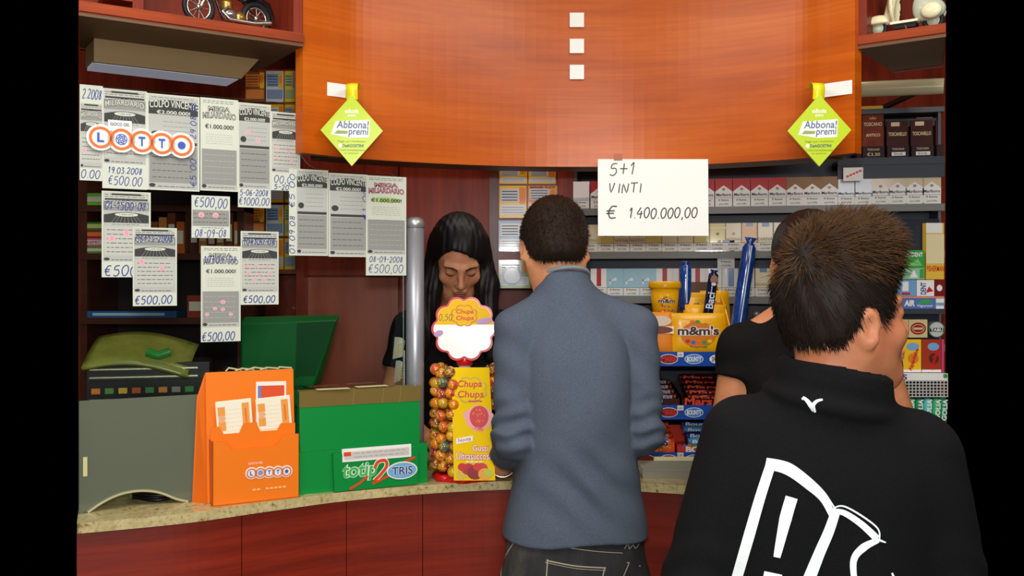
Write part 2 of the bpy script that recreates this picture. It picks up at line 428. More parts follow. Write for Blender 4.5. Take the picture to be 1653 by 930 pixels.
# counter: curved front panels under a stone worktop
TOP = 1.0344; SLAB = 1.0124
edge = plan([(124, 2.022), (300, 2.11), (440, 2.222), (560, 2.322), (700, 2.404), (830, 2.448), (960, 2.446), (1060, 2.412), (1200, 2.345), (1320, 2.262), (1425, 2.175)])
edge_in = plan([(124, 2.046), (300, 2.134), (440, 2.246), (560, 2.346), (700, 2.428), (830, 2.472), (960, 2.470), (1060, 2.436), (1200, 2.369), (1320, 2.286), (1425, 2.199)])
ct = thing('shop_counter', 'curved reddish-brown wood counter front below the speckled stone worktop', 'counter', (0, 0, 0))
seams = [0, 13, 24, 31, 48, 64, len(edge_in)-1]
for i in range(len(seams)-1):
    seg = [Vector((x, y)) for x, y in edge_in[seams[i]:seams[i+1]+1]]
    seg[-1] = seg[-1]-(seg[-1]-seg[-2]).normalized()*0.002
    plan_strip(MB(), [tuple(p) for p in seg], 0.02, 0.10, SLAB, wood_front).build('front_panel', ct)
plan_strip(MB(), [(x, y+0.05) for x, y in edge_in], 0.02, 0.0, 0.10, black_plain).build('plinth', ct)
b = plan_strip(MB(), edge, 0.48, SLAB, TOP, granite); wt = b.build('worktop', bevel=0.008, seg=3)
tag(wt, 'speckled beige stone worktop running along the curved shop counter', 'worktop')

# canopy: the curved wood fascia over the counter, with three square inlays
CAN = [(489, 2.27), (540, 2.335), (600, 2.40), (720, 2.49), (830, 2.542), (935, 2.556), (1040, 2.542), (1150, 2.49), (1270, 2.40), (1330, 2.335), (1380, 2.275)]
cp = plan(CAN, 6); CZ = 1.848
cn = thing('canopy', 'large curved orange-brown wood canopy above the shop counter', 'canopy', (0, 0, 0))
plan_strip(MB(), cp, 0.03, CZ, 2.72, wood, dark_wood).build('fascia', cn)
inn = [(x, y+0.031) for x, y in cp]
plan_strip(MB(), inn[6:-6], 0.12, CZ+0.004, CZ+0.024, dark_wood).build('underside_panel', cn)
def can_y(px):
    a = np.array(CAN); return float(np.interp(px, a[:, 0], a[:, 1]))
for i, py in enumerate((33, 75, 117)):
    q = P(931, py, 2.554)
    b = MB(); b.box(-.019, .019, -.006, 0, -.019, .019, mat('white_enamel_%d' % i, c(250, 250, 244), 0.3)); o = b.build('square_inlay', None, q, 0, bevel=0.001)
    tag(o, ['white square inlay on the wood canopy, topmost of three', 'white square inlay on the wood canopy, middle one of three', 'white square inlay on the wood canopy, lowest of three'][i], 'inlay', 'square inlays on the canopy')

# the two open wall cabinets over the counter
def side_cabinet(name, label, pa, Ya, pb, Yb, inner_px, side):
    A = Vector((kx(pa)*Ya, Ya, 0)); B = Vector((kx(pb)*Yb, Yb, 0)); d = (B-A); L = d.length; rz = math.atan2(d.y, d.x)
    t = thing(name, label, 'cabinet', (A.x, A.y, 0), rz)
    dep = 0.33
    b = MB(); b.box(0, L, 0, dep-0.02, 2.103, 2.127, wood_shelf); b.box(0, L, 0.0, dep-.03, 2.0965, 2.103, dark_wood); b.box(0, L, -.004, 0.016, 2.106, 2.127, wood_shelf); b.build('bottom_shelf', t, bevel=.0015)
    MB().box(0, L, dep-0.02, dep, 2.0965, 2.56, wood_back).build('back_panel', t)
    MB().box(0, L, 0, dep-0.02, 2.54, 2.56, wood_shelf).build('top_panel', t)
    for u in inner_px: MB().box(u-0.011, u+0.011, 0.002, dep-0.02, 2.127, 2.54, wood_back).build('divider', t)
    for ch in t.children:                                # the run's end board is cut at a slant
        me = ch.data
        for v in me.vertices:
            if side == 'l' and v.co.x < .01: v.co.x += .17*max(0, v.co.y)
            if side == 'r' and v.co.x > L-.01: v.co.x -= .24*max(0, v.co.y)
    return t, A, rz
cabL, AL, rL = side_cabinet('wall_cabinet', 'open cherry wood wall cabinet holding the model motorcycle', 127, 1.992, 490, 2.262, [0.118, 0.476], 'l')
cabR, AR, rR = side_cabinet('wall_cabinet', 'open cherry wood wall cabinet holding the cream model scooter', 1382, 2.287, 1527, 2.168, [0.013], 'r')
# lower board inside the upper-left bay
b = MB(); b.box(0.052, 0.107, 0.004, 0.31, 2.143, 2.153, wood_shelf); b.build('inner_board', cabL)

# lamp box below the cabinet on one side, tube lamp on the other
L1 = mat('lamp_box_front', c(150, 124, 84), 0.5); L2 = mat('lamp_diffuser', c(206, 208, 228), 0.35, emit=.22)
t = thing('under_shelf_lamp', 'long beige lamp box with pale lavender diffuser under the wooden cabinet', 'lamp', (AL.x, AL.y, 0), rL)
b = MB(); b.prism([(.062, 2.043), (.400, 2.043), (.445, 2.0965), (.062, 2.0965)], 0.185, 0.195, L1); b.box(.064, .4, .195, .30, 2.05, 2.0965, L1); b.build('housing', t)
b = MB(); b.box(.066, .396, 0.196, 0.292, 2.042, 2.0498, L2); b.build('diffuser', t)
t = thing('tube_lamp', 'long beige tubular lamp above the cigar boxes', 'lamp', (0, 0, 0))
q0 = P(1376, 145, 2.68); q1 = P(1524, 139, 2.58)
L3 = mat('lamp_tube_enamel', c(176, 166, 132), 0.25, coat=0.5)
MB().tube([q0, q1], 0.0215, L3, 20).build('tube', t)
for q in (q0.lerp(q1, .03), q0.lerp(q1, .97)):
    MB().box(q.x-.008, q.x+.008, q.y+.01, 3.30, q.z+.008, q.z+.02, black_plain).build('bracket', t)

# glass screen on the counter, its post, and the frosted film
GY0, GS = 2.625, 0.55
RG = math.atan(GS)
def G(px, py, off=0.0):
    k = kx(px); Y = GY0/(1-GS*k); q = P(px, py, Y)
    return q+Vector((math.sin(RG), -math.cos(RG), 0))*off
G0 = G(127, 450); G0.z = 0                               # the plane's own origin: u runs along the glass
def gu(px): q = G(px, 450); return (Vector((q.x-G0.x, q.y-G0.y, 0))).length
def gz(px, py): return G(px, py).z
clear = glass_mat('clear_glass', (0.93, 0.96, 0.94, 1)); edge_glass = mat('glass_edge', c(150, 176, 160), 0.15)
frost = frost_mat('frosted_film', c(158, 156, 138), 0.16)
u490 = gu(484); uR = gu(652); zT = gz(127, 136); zS = gz(560, 276); zF = gz(127, 648)
ar = [(u, z) for u, z in [(gu(px), gz(px, py)) for px, py in [(142, 829), (165, 812), (190, 800), (215, 794), (240, 793), (262, 797), (285, 806), (304, 814)]]]
TG = TOP+.0006
ol = [(0, TG), (ar[0][0], TG)]+ar[1:-1]+[(ar[-1][0], TG), (uR, TG)]
for i in range(7):
    a = PI/2*i/6; ol.append((uR-.045+.045*math.cos(a), zS-.045+.045*math.sin(a)))
for i in range(7):
    a = PI/2*i/6; ol.append((u490+.055-.055*math.sin(a), zS+.055-.055*math.cos(a)))
ol += [(u490, zT), (0, zT)]
def tess(pts):
    from mathutils.geometry import tessellate_polygon
    return tessellate_polygon([[Vector((x, z, 0)) for x, z in pts]])
def slab(mb, pts, y0, y1, m, mside=None):
    n = len(pts); v = [(x, y0, z) for x, z in pts]+[(x, y1, z) for x, z in pts]
    tr = tess(pts); mb.add(v, [tuple(q) for q in tr]+[tuple(i+n for i in reversed(q)) for q in tr], m)
    return mb.add(v, [(i, n+i, n+(i+1) % n, (i+1) % n) for i in range(n)], mside or m)
gl = thing('glass_screen', 'tall clear glass screen on the counter covered with pinned lottery tickets', 'glass screen', (G0.x, G0.y, 0), RG)
slab(MB(), ol, 0.0, 0.006, clear, edge_glass).build('pane', gl)
fl = [(0.001, TOP+.001), (ar[0][0]-.002, TOP+.001)]+[(x, z+.002) for x, z in ar[1:-1]]+[(ar[-1][0]+.003, TOP+.001), (gu(470), TOP+.001), (gu(470), zF), (0.001, zF)]
f = slab(MB(), fl, 0.0062, 0.0072, frost).build('frosted_film', gl); f['label'] = 'grey frosted film on the lower glass'
arc = [(x, 0.003, z+.0005) for x, z in [(ar[0][0], TOP+.001)]+ar[1:-1]+[(ar[-1][0], TOP+.001)]]
MB().tube([Vector(p) for p in smooth_line(arc, 4)], 0.0035, mat('pale_edge_trim', c(196, 190, 150), 0.4), 8).build('arch_trim', gl)
b = MB(); b.box(gu(134), gu(141), -.0012, -.0002, gz(137, 769), gz(137, 738), mat('masking_tape', c(214, 206, 150), 0.6)); o = b.build('tape_strip', gl)

q = P(670, 450, 2.497)
t = thing('glass_post', 'round brushed aluminium post at the end of the glass screen', 'post', (q.x, q.y, TOP))
H = zat(350, 2.497)-TOP
MB().lathe([(0.0235, 0), (0.0235, H-.030)], steel, 32).build('tube', t)
MB().lathe([(0.0245, H-.030), (0.0245, H-.016), (0.021, H-.006), (0.012, H-.001), (0, H)], mat('satin_cap', c(196, 198, 200), .38, metal=.7), 32).build('cap', t)
MB().lathe([(0.032, 0), (0.032, .008), (0.0235, .01)], steel, 32).build('flange', t)

# ================================================================ behind the counter: cabinet doors, posts and dark corner
def upright(name, label, cat, px0, px1, Y0, Y1, z0, z1, m, group=None):
    x0 = kx(px0)*Y0; x1 = kx(px1)*Y0
    return tag(MB().box(x0, x1, Y0, Y1, z0, z1, m).build(name, bevel=.002), label, cat, group)
t = thing('storage_cabinet', 'tall reddish wood storage cabinet with plain doors behind the clerk', 'cabinet', (0, 0, 0))
x0 = kx(487)*3.2; x1 = kx(798)*3.2
MB().box(x0, x1, 3.21, 3.298, 0, 2.35, wood_back).build('carcass', t)
wood_hazed = noise_mat('hazed_door_laminate', [(0.3, c(138, 62, 44)), (0.8, c(160, 80, 58))], 4, (7, 7, .7), rough=.32)  # lighter, duller tone paints in the reflected haze over this door
xs = [kx(p)*3.19 for p in (492, 644, 792)]
zc = zat(446, 3.19)
for i in range(2):
    MB().box(xs[i]+.003, xs[i+1]-.003, 3.19, 3.209, zc+.004, 2.34, wood_back).build('upper_door', t, bevel=.002)
    MB().box(xs[i]+.003, xs[i+1]-.003, 3.19, 3.209, .12, zc-.004, [wood_hazed, wood_back][i]).build('lower_door', t, bevel=.002)
st = struct(MB().box(kx(790)*3.12, kx(803)*3.12, 3.12, 3.29, 0, 2.5, noise_mat('dark_post_wood', [(0.3, c(70, 24, 14)), (0.8, c(96, 34, 20))], 4, (7, 7, .7))).build('trim_1'))
struct(MB().box(kx(901)*3.10, kx(926)*3.10, 3.10, 3.29, 0, 2.5, wood_back).build('trim_2'))
struct(MB().box(kx(478)*3.12, kx(490)*3.12, 3.12, 3.29, 0, 2.5, wood_back).build('trim_3'))

# ================================================================ people
def skin_mat(name, base, red):
    m = noise_mat(name, [(0.3, red), (0.7, base)], 18, rough=0.48, spec=0.35, detail=3)
    b = m.node_tree.nodes['Principled BSDF']; b.inputs['Subsurface Weight'].default_value = 0.12
    b.inputs['Subsurface Radius'].default_value = (0.02, 0.008, 0.004); b.inputs['Subsurface Scale'].default_value = 0.4
    return m
def knit(name, a, b, scale=350, rough=0.9):
    return noise_mat(name, [(0.3, a), (0.7, b)], scale, rough=rough, spec=0.15, detail=2, bump=0.25)

def head_sdf(p, fem=0.0, closed=False):
    """head-local: centre between the ears, face to +y, z up; sizes in metres"""
    d = d_ell(p, (0, -.014, .033), (.0735, .094, .083))
    d = sm_min(d, d_ell(p, (0, .022, -.03), (.0605-.003*fem, .068, .085)), .03)
    d = sm_min(d, d_ell(p, (0, .062, -.092), (.024-.004*fem, .024, .020)), .03)
    for s in (-1, 1):
        d = sm_min(d, d_cone(p, (s*.052, -.004, -.045), (s*.022, .056, -.092), .019, .016), .02)     # jaw
        d = sm_min(d, d_ell(p, (s*.042, .058, -.028), (.020, .018, .018)), .02)                      # cheek
        d = sm_max(d, -d_ell(p, (s*.032, .100, .004), (.017, .018, .011)), .014)                     # eye socket
        d = sm_min(d, d_ell(p, (s*.031, .074, .003), (.0145, .0125, .0115)), .004)                   # eyeball with lid
        d = sm_min(d, d_cone(p, (s*.012, .086, .021), (s*.046, .071, .024), .009, .007), .012)       # brow
        d = sm_min(d, d_ell(p, (s*.0095, .096, -.036), (.0075, .009, .007)), .006)                   # nostril wing
    d = sm_min(d, d_cone(p, (0, .084, .012), (0, .108, -.030), .007, .0095), .012)
    d = sm_min(d, d_ell(p, (0, .089, -.060), (.023, .010, .0055)), .005)
    d = sm_min(d, d_ell(p, (0, .087, -.070), (.019, .010, .0065)), .005)
    d = sm_max(d, -d_cone(p, (-.021, .100, -.0648), (.021, .100, -.0648), .003, .003), .004)
    for s in (-1, 1):
        q = rotp(p, (s*.0755, -.008, -.006), rx=-.15, rz=s*-.42)
        e = d_ell(q, (0, 0, 0), (.0085, .0175, .031))
        e = sm_max(e, -d_ell(q, (s*.009, .003, .002), (.008, .0095, .018)), .004)                    # bowl of the ear
        e = sm_min(e, d_cone(q, (s*.003, .010, -.018), (s*.002, .004, -.026), .006, .0055), .006)    # lobe
        d = sm_min(d, e, .006)
    return d
def hand_sdf(p, side, curl=0.7):
    """hand-local: wrist at origin, fingers to +y, palm down (-z); side +1 = thumb to -x (right hand)"""
    d = d_ell(p, (0, .045, 0), (.040, .052, .014))
    d = sm_min(d, d_cone(p, (0, -.03, 0), (0, .02, 0), .024, .026), .02)
    for i, (x, L) in enumerate(((-.029, .068), (-.010, .076), (.010, .071), (.028, .056))):
        x = x*side
        a = (x, .082, 0); b = (x*1.1, .082+L*.45, -.004-.012*curl); e = (x*1.12, .082+L*(.75-.12*curl), -.012-.034*curl); g = (x*1.1, .082+L*(.95-.45*curl), -.02-.056*curl)
        f = np.minimum(np.minimum(d_cone(p, a, b, .0092, .0085), d_cone(p, b, e, .0085, .0078)), d_cone(p, e, g, .0078, .0066))
        d = sm_min(d, f, .005)
    a = (-.030*side, .022, -.002); b = (-.054*side, .050, -.012); e = (-.050*side, .080, -.024)
    return sm_min(d, np.minimum(d_cone(p, a, b, .0125, .0105), d_cone(p, b, e, .0105, .0075)), .01)
def strands(name, obj, n, length, m, parent, flow, lift=0.5, width=.0012, keep=None, jitter=.35, seg=3, seed=3):
    """short tapered hairs standing on a cap of hair; flow(p, n) gives the lie of the hair"""
    R = random.Random(seed); me = obj.data; nv = len(me.vertices); v = []; f = []
    for _ in range(n):
        i = R.randrange(nv); p = me.vertices[i].co; nm = me.vertices[i].normal
        if keep and not keep(p): continue
        fl = Vector(flow(p, nm)); d = (nm*lift+fl+Vector((R.gauss(0, 1), R.gauss(0, 1), R.gauss(0, 1)))*jitter).normalized()
        L = length*R.uniform(.55, 1.2); w = width*R.uniform(.7, 1.3)
        a = d.cross(Vector((.3, .5, .8))).normalized(); b = a.cross(d).normalized()
        bend = fl*L*.25-Vector((0, 0, 1))*L*.12; k = len(v)
        for s in range(seg+1):
            t = s/seg; q = p-nm*.003+d*(L*t)+bend*(t*t); r = w*(1-t)**.7+.0001
            for j in range(3): v.append(q+(a*math.cos(2.1*j)+b*math.sin(2.1*j))*r)
        for s in range(seg):
            for j in range(3): f.append((k+3*s+j, k+3*s+(j+1) % 3, k+3*s+3+(j+1) % 3, k+3*s+3+j))
    mm = bpy.data.meshes.new(name); mm.from_pydata([tuple(q) for q in v], [], f); mm.materials.append(m)
    mm.polygons.foreach_set('use_smooth', [True]*len(mm.polygons)); mm.update()
    o = bpy.data.objects.new(name, mm); C.objects.link(o); o.parent = parent; return o
def legs(p, hip, x, foot=.10, r=(.085, .055, .042)):
    d = None
    for s in (-1, 1):
        e = np.minimum(d_cone(p, (s*x, 0, hip), (s*x*1.1, .01, .48), r[0], r[1]), d_cone(p, (s*x*1.1, .01, .48), (s*x*1.15, -.01, .09), r[1], r[2]))
        d = e if d is None else np.minimum(d, e)
    return d
def shoes(parent, x, m):
    for s in (-1, 1):
        def f(p, s=s):
            d = sm_min(d_cone(p, (s*x, -.05, .045), (s*x*1.1, .14, .035), .042, .038), d_cone(p, (s*x, -.045, .05), (s*x, -.04, .10), .043, .044), .03)
            return sm_max(d, -p[2]+.002, .004)
        sdf_obj('shoe', f, (s*x-.09, -.14, -.01), (s*x+.09, .22, .17), .008, m, parent, 1)
sole = mat('shoe_leather', c(34, 32, 34), 0.5)
hair_dark = mat('dark_brown_hair', c(40, 28, 20), 0.65, spec=0.15)
hair_boy = mat('brown_hair', c(30, 21, 16), 0.6, spec=0.2)
hair_black = mat('black_hair', c(15, 12, 13), 0.5, spec=0.3)

# ---------------------------------------------------------------- the man in the blue-grey shirt at the counter
MY = 2.30
man = thing('person', 'man with short dark hair in a blue-grey long-sleeved shirt and grey jeans, seen from behind', 'person', (kx(928)*MY, MY, 0), math.radians(8))
skin1 = skin_mat('skin_tan', c(226, 160, 116), c(208, 136, 96))
HC = np.array((-.040, .055, 1.622)); HPITCH = -.50; HYAW = -.05
def man_head(p): return rotp(p, HC, rx=HPITCH, rz=HYAW)
LH = (-.154, .185, 1.073); RH = (.06, .215, 1.095)
LE = (-.150, -.03, 1.175); RE = (.158, -.03, 1.180); LS = (-.140, 0, 1.428); RS = (.148, 0, 1.428)
def man_torso(p, g=0.0):
    return d_loft(p, [(.88, 0, 0, .158+g, .105+g), (1.00, 0, 0, .150+g, .100+g), (1.10, .002, 0, .144+g, .098+g), (1.25, .003, .002, .150+g, .104+g), (1.38, 0, .006, .152+g, .100+g), (1.44, -.004, .01, .120+g, .085+g), (1.49, -.01, .014, .085+g, .070+g)])
def man_body(p):
    d = head_sdf(man_head(p))
    d = sm_min(d, d_cone(p, (-.022, .012, 1.46), (-.038, .040, 1.60), .060, .056), .03)
    d = sm_min(d, man_torso(p, -.030), .04)
    d = np.minimum(d, d_cone(p, LS, LE, .042, .036)); d = np.minimum(d, d_cone(p, RS, RE, .042, .036))
    d = sm_min(d, d_cone(p, LE, LH, .038, .027), .015); d = sm_min(d, d_cone(p, RE, RH, .038, .027), .015)
    d = sm_min(d, hand_sdf(rotp(p, LH, rx=-.05, rz=-.1), -1, .15), .012); d = sm_min(d, hand_sdf(rotp(p, RH, rx=-.10, rz=.35), 1, .35), .012)
    return sm_min(d, legs(p, .88, .085, r=(.082, .052, .038)), .03)
sdf_obj('body', man_body, (-.30, -.20, .03), (.30, .42, 1.76), .004, skin1, man)
def hairline(q, pts):
    return np.interp(q[1], [a for a, _ in pts], [b for _, b in pts])
def man_hair(p):
    q = man_head(p)
    d = d_ell(q, (0, -.016, .036), (.0815, .102, .091))
    d = sm_min(d, d_ell(q, (0, -.055, -.030), (.066, .052, .050)), .03)
    hl = hairline(q, [(-.12, -.068), (-.055, -.066), (-.030, -.030), (-.015, .020), (.02, .010), (.045, .02), (.06, .055), (.1, .07)])
    d = d+.0012*np.sin(q[0]*260+q[2]*90)*np.sin(q[1]*230+q[2]*70)
    return sm_max(d, hl-q[2], .008)
hm = sdf_obj('hair', man_hair, HC-.15, HC+np.array((.15, .15, .15)), .004, hair_dark, man)
def dn(p, n): return (0, -.2, -.45)
strands('hair_tips', hm, 9000, .010, hair_dark, man, dn, lift=.6, width=.0008, seg=2)
shirt_m = knit('blue_grey_jersey', c(76, 86, 102), c(94, 104, 120), 420)
def man_shirt(p):
    x, y, z = p
    fold = .008*np.sin((z*1.0+.45*x+.05*np.sin(x*14))*62)*np.clip(1-np.abs(z-1.07)/.13, 0, 1)*np.clip(1-np.abs(x-.02)/.16, 0, 1)
    fold = fold+.0045*np.sin((x*.8-z*.55)*38+2*np.sin(z*9))*np.clip(1-np.abs(z-1.28)/.22, 0, 1)
    d = d_loft(p, [(.865, 0, 0, .178, .128), (.95, 0, 0, .176, .127), (1.03, .003, 0, .158, .116), (1.10, .003, 0, .146, .113), (1.25, .003, .000, .136, .120), (1.36, 0, .004, .136, .114), (1.42, -.002, .010, .122, .100), (1.46, -.008, .014, .092, .088), (1.50, -.016, .02, .070, .078), (1.54, -.022, .028, .066, .072), (1.62, -.03, .04, .05, .05)])+fold
    for q0 in (LS, RS): d = sm_min(d, d_cone(p, (-.016+.3*q0[0], .014, 1.488), (q0[0], q0[1], q0[2]+.004), .042, .052), .03)
    for S0, E0, H0, s in ((LS, LE, LH, -1), (RS, RE, RH, 1)):
        w = .0055*np.sin((z+.3*y)*150+3*np.sin(y*30)+np.sin(x*60))*np.clip(1-np.abs(z-1.20)/.10, 0, 1)+.0025*np.sin(z*70+x*50)
        a = d_cone(p, S0, E0, .055, .050)+w
        M = [S0[i]*0+E0[i]+(H0[i]-E0[i])*.45 for i in range(3)]
        a = sm_min(a, d_cone(p, E0, M, .051, .045)+w, .012)
        ax = np.array(H0)-np.array(E0); Ln = np.linalg.norm(ax); ax = ax/Ln
        t = (x-E0[0])*ax[0]+(y-E0[1])*ax[1]+(z-E0[2])*ax[2]
        a = sm_max(a, t-.50*Ln, .004)
        d = sm_min(d, a, .009)
    d = sm_max(d, .938+.004*np.sin(x*24+1)-z, .004)
    q = rotp(p, (-.022, .022, 1.54), rx=-.38, rz=.1)                # neckline cut on a tilted plane
    d = sm_max(d, q[2]-.012, .006)
    return d
sh = sdf_obj('shirt', man_shirt, (-.30, -.20, .84), (.30, .33, 1.62), .004, shirt_m, man)
def ring(mb, ce, rx, ry, r, m, tilt=0.0, yaw=0.0, n=40):
    M = Matrix.Translation(ce) @ Matrix.Rotation(yaw, 4, 'Z') @ Matrix.Rotation(tilt, 4, 'X')
    mb.tube([M @ Vector((rx*math.cos(2*PI*i/n), ry*math.sin(2*PI*i/n), 0)) for i in range(n+1)], r, m, 8); return mb
ring(MB(), Vector((-.022, .026, 1.553)),   .060, .066, .0050, knit('collar_rib', c(128, 142, 152), c(146, 158, 166)), -.38, .1).build('collar', man)
denim = noise_mat('faded_grey_denim', [(0.3, c(34, 34, 38)), (0.55, c(56, 56, 58)), (0.75, c(96, 94, 88))], 9, (1, 1, .5), rough=.85, spec=.2, detail=8, second=(300, (1, 1, 1), .4, (.6, .6, .6, 1)))
def man_jeans(p):
    d = d_loft(p, [(.78, 0, 0, .175, .118), (.86, 0, -.002, .170, .120), (.94, 0, 0, .164, .116), (1.0, 0, 0, .150, .104)])
    d = sm_min(d, legs(p, .80, .088, r=(.096, .074, .062)), .03)
    return sm_max(d, .085-p[2], .004)
jn = sdf_obj('jeans', man_jeans, (-.25, -.20, .06), (.25, .20, 1.0), .006, denim, man)
stitch = mat('pale_stitching', c(168, 160, 140), .8)
def surf(objs_parent, obj, pts, w, m, name, off=.0012, from_cam=True):
    """thin printed or sewn strokes laid on the surface of obj; pts in photo pixels, found by rays from the eye"""
    Mw = Matrix.Translation(objs_parent.location) @ objs_parent.rotation_euler.to_matrix().to_4x4(); Mi = Mw.inverted()
    me = obj.data; bv = BVHTree.FromPolygons([v.co for v in me.vertices], [tuple(q.vertices) for q in me.polygons])
    eye = Mi @ Vector((0, 0, CAMZ))
    def hit(px, py):
        d = (Mi.to_3x3() @ Vector((kx(px), 1, -(py-HOR)/F))).normalized()
        h = bv.ray_cast(eye, d)
        return h[0]-d*off if h[0] else None
    for line, wd in zip(pts, w):
        mb = MB()
        L = smooth_line(line, 8); n = len(L); rows = []
        Wd = np.interp(np.linspace(0, 1, n), np.linspace(0, 1, len(wd)), wd) if isinstance(wd, (list, tuple)) else [wd]*n
        for i in range(n):
            a = L[max(i-1, 0)]; b = L[min(i+1, n-1)]; tx, ty = b[0]-a[0], b[1]-a[1]; l = math.hypot(tx, ty) or 1
            r = []
            for k in range(5):
                o = (k/4-.5)*Wd[i]; q = hit(L[i][0]-ty/l*o, L[i][1]+tx/l*o); r.append(q)
            rows.append(r)
        for i in range(n-1):
            for k in range(4):
                q = [rows[i][k], rows[i][k+1], rows[i+1][k+1], rows[i+1][k]]
                if all(x is not None for x in q): mb.add(q, [(0, 1, 2, 3)], m, True)
        if mb.v: mb.build(name, objs_parent)
surf(man, jn, [[(882, 905), (930, 914), (978, 917)], [(884, 903), (882, 932)], [(976, 918), (972, 935)], [(832, 872), (812, 905), (808, 935)], [(880, 908), (930, 918), (978, 921)], [(900, 882), (960, 890), (1005, 893)], [(1012, 908), (1034, 914)], [(1016, 908), (1006, 932)]],
     [2.2, 2, 2, 2, 1, 1.2, 2, 1.6], stitch, 'stitching')
surf(man, jn, [[(1008, 886), (1014, 878), (1016, 886), (1022, 880), (1026, 885), (1032, 878)]], [1.6], stitch, 'embroidery')
b = MB(); ring(b, Vector(LH)+Vector((0.001, -.022, .002)), .031, .029, .0028, mat('silver_chain', c(210, 210, 214), .25, metal=.9), PI/2-.35, -.1, 28); b.build('bracelet', man)
shoes(man, .10, sole)

# ---------------------------------------------------------------- the boy in the black sweatshirt
BY = 1.40
boy = thing('person', 'boy with short brown hair in a black sweatshirt with white print, turned to one side', 'person', (kx(1338)*BY, BY, 0), math.radians(-3))
skin2 = skin_mat('skin_light_brown', c(196, 130, 92), c(178, 108, 76))
BH = np.array((.021, .010, 1.488)); BYAW = -1.25; BPITCH = .14; BSC = .955
def boy_head(p):
    q = [v/BSC for v in rotp(p, BH, rx=BPITCH, rz=BYAW)]
    q[1] = np.where(q[1] < -.03, -.03+(q[1]+.03)/.84, q[1]); return q
def boy_torso(p, g=0.0):
    return d_loft(p, [(.80, 0, 0, .150+g, .105+g), (1.0, 0, 0, .148+g, .102+g), (1.15, 0, 0, .148+g, .100+g), (1.27, 0, 0, .148+g, .096+g), (1.33, 0, .004, .118+g, .08+g), (1.37, 0, .008, .075+g, .06+g)])
BLS = (-.122, 0, 1.318); BRS = (.128, 0, 1.318); BLE = (-.196, -.03, 1.085); BRE = (.160, -.03, 1.085); BLH = (-.135, .13, .93); BRH = (.115, .13, .93)
def boy_body(p):
    d = head_sdf(boy_head(p))
    d = sm_min(d, d_cone(p, (0, -.004, 1.32), (.004, -.002, 1.45), .052, .051), .028)
    d = sm_min(d, boy_torso(p, -.012), .03)
    for s0, e0, h0 in ((BLS, BLE, BLH), (BRS, BRE, BRH)):
        d = np.minimum(d, d_cone(p, s0, e0, .036, .030)); d = np.minimum(d, d_cone(p, e0, h0, .030, .022))
    d = sm_min(d, hand_sdf(rotp(p, BLH, rx=-1.1), -1), .01); d = sm_min(d, hand_sdf(rotp(p, BRH, rx=-1.1), 1), .01)
    return sm_min(d, legs(p, .80, .078, r=(.076, .05, .036)), .03)
sdf_obj('body', boy_body, (-.30, -.2, .03), (.30, .32, 1.63), .0035, skin2, boy)
def boy_hair(p):
    q = boy_head(p)
    d = d_ell(q, (0, -.013, .040), (.081, .102, .093))
    d = sm_min(d, d_ell(q, (0, -.040, -.014), (.066, .052, .058)), .03)
    d = sm_min(d, d_ell(q, (0, .012, .106), (.064, .080, .056)), .03)
    d = sm_min(d, d_ell(q, (0, .058, .102), (.056, .048, .048)), .03)
    hl = hairline(q, [(-.14, -.026), (-.075, -.022), (-.05, -.020), (-.024, .004), (-.014, .022), (.012, .022), (.020, -.004), (.034, .0), (.052, .030), (.075, .045), (.1, .05)])
    d = d+.003*np.sin(q[0]*110+q[1]*40)*np.sin(q[1]*90+q[2]*60)
    return sm_max(d, hl-q[2], .008)
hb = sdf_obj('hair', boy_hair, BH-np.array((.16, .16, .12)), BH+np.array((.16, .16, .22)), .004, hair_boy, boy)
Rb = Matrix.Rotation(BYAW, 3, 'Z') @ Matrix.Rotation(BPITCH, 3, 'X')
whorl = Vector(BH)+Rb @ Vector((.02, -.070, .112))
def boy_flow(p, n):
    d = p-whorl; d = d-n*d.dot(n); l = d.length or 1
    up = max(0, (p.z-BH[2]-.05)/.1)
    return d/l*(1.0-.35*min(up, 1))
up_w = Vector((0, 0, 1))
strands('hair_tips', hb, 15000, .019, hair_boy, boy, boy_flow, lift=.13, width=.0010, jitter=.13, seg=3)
strands('hair_spikes', hb, 14000, .025, mat('lit_light_brown_hair', c(76, 50, 26), .6, spec=.2), boy, boy_flow, lift=.50, width=.0008, jitter=.30, keep=lambda p: p.z > BH[2]+.06+.06*rnd.random(), seed=9)  # paler top spikes paint in overhead light along with lighter hair
fleece = knit('black_fleece', c(11, 11, 13), c(18, 18, 20), 500)
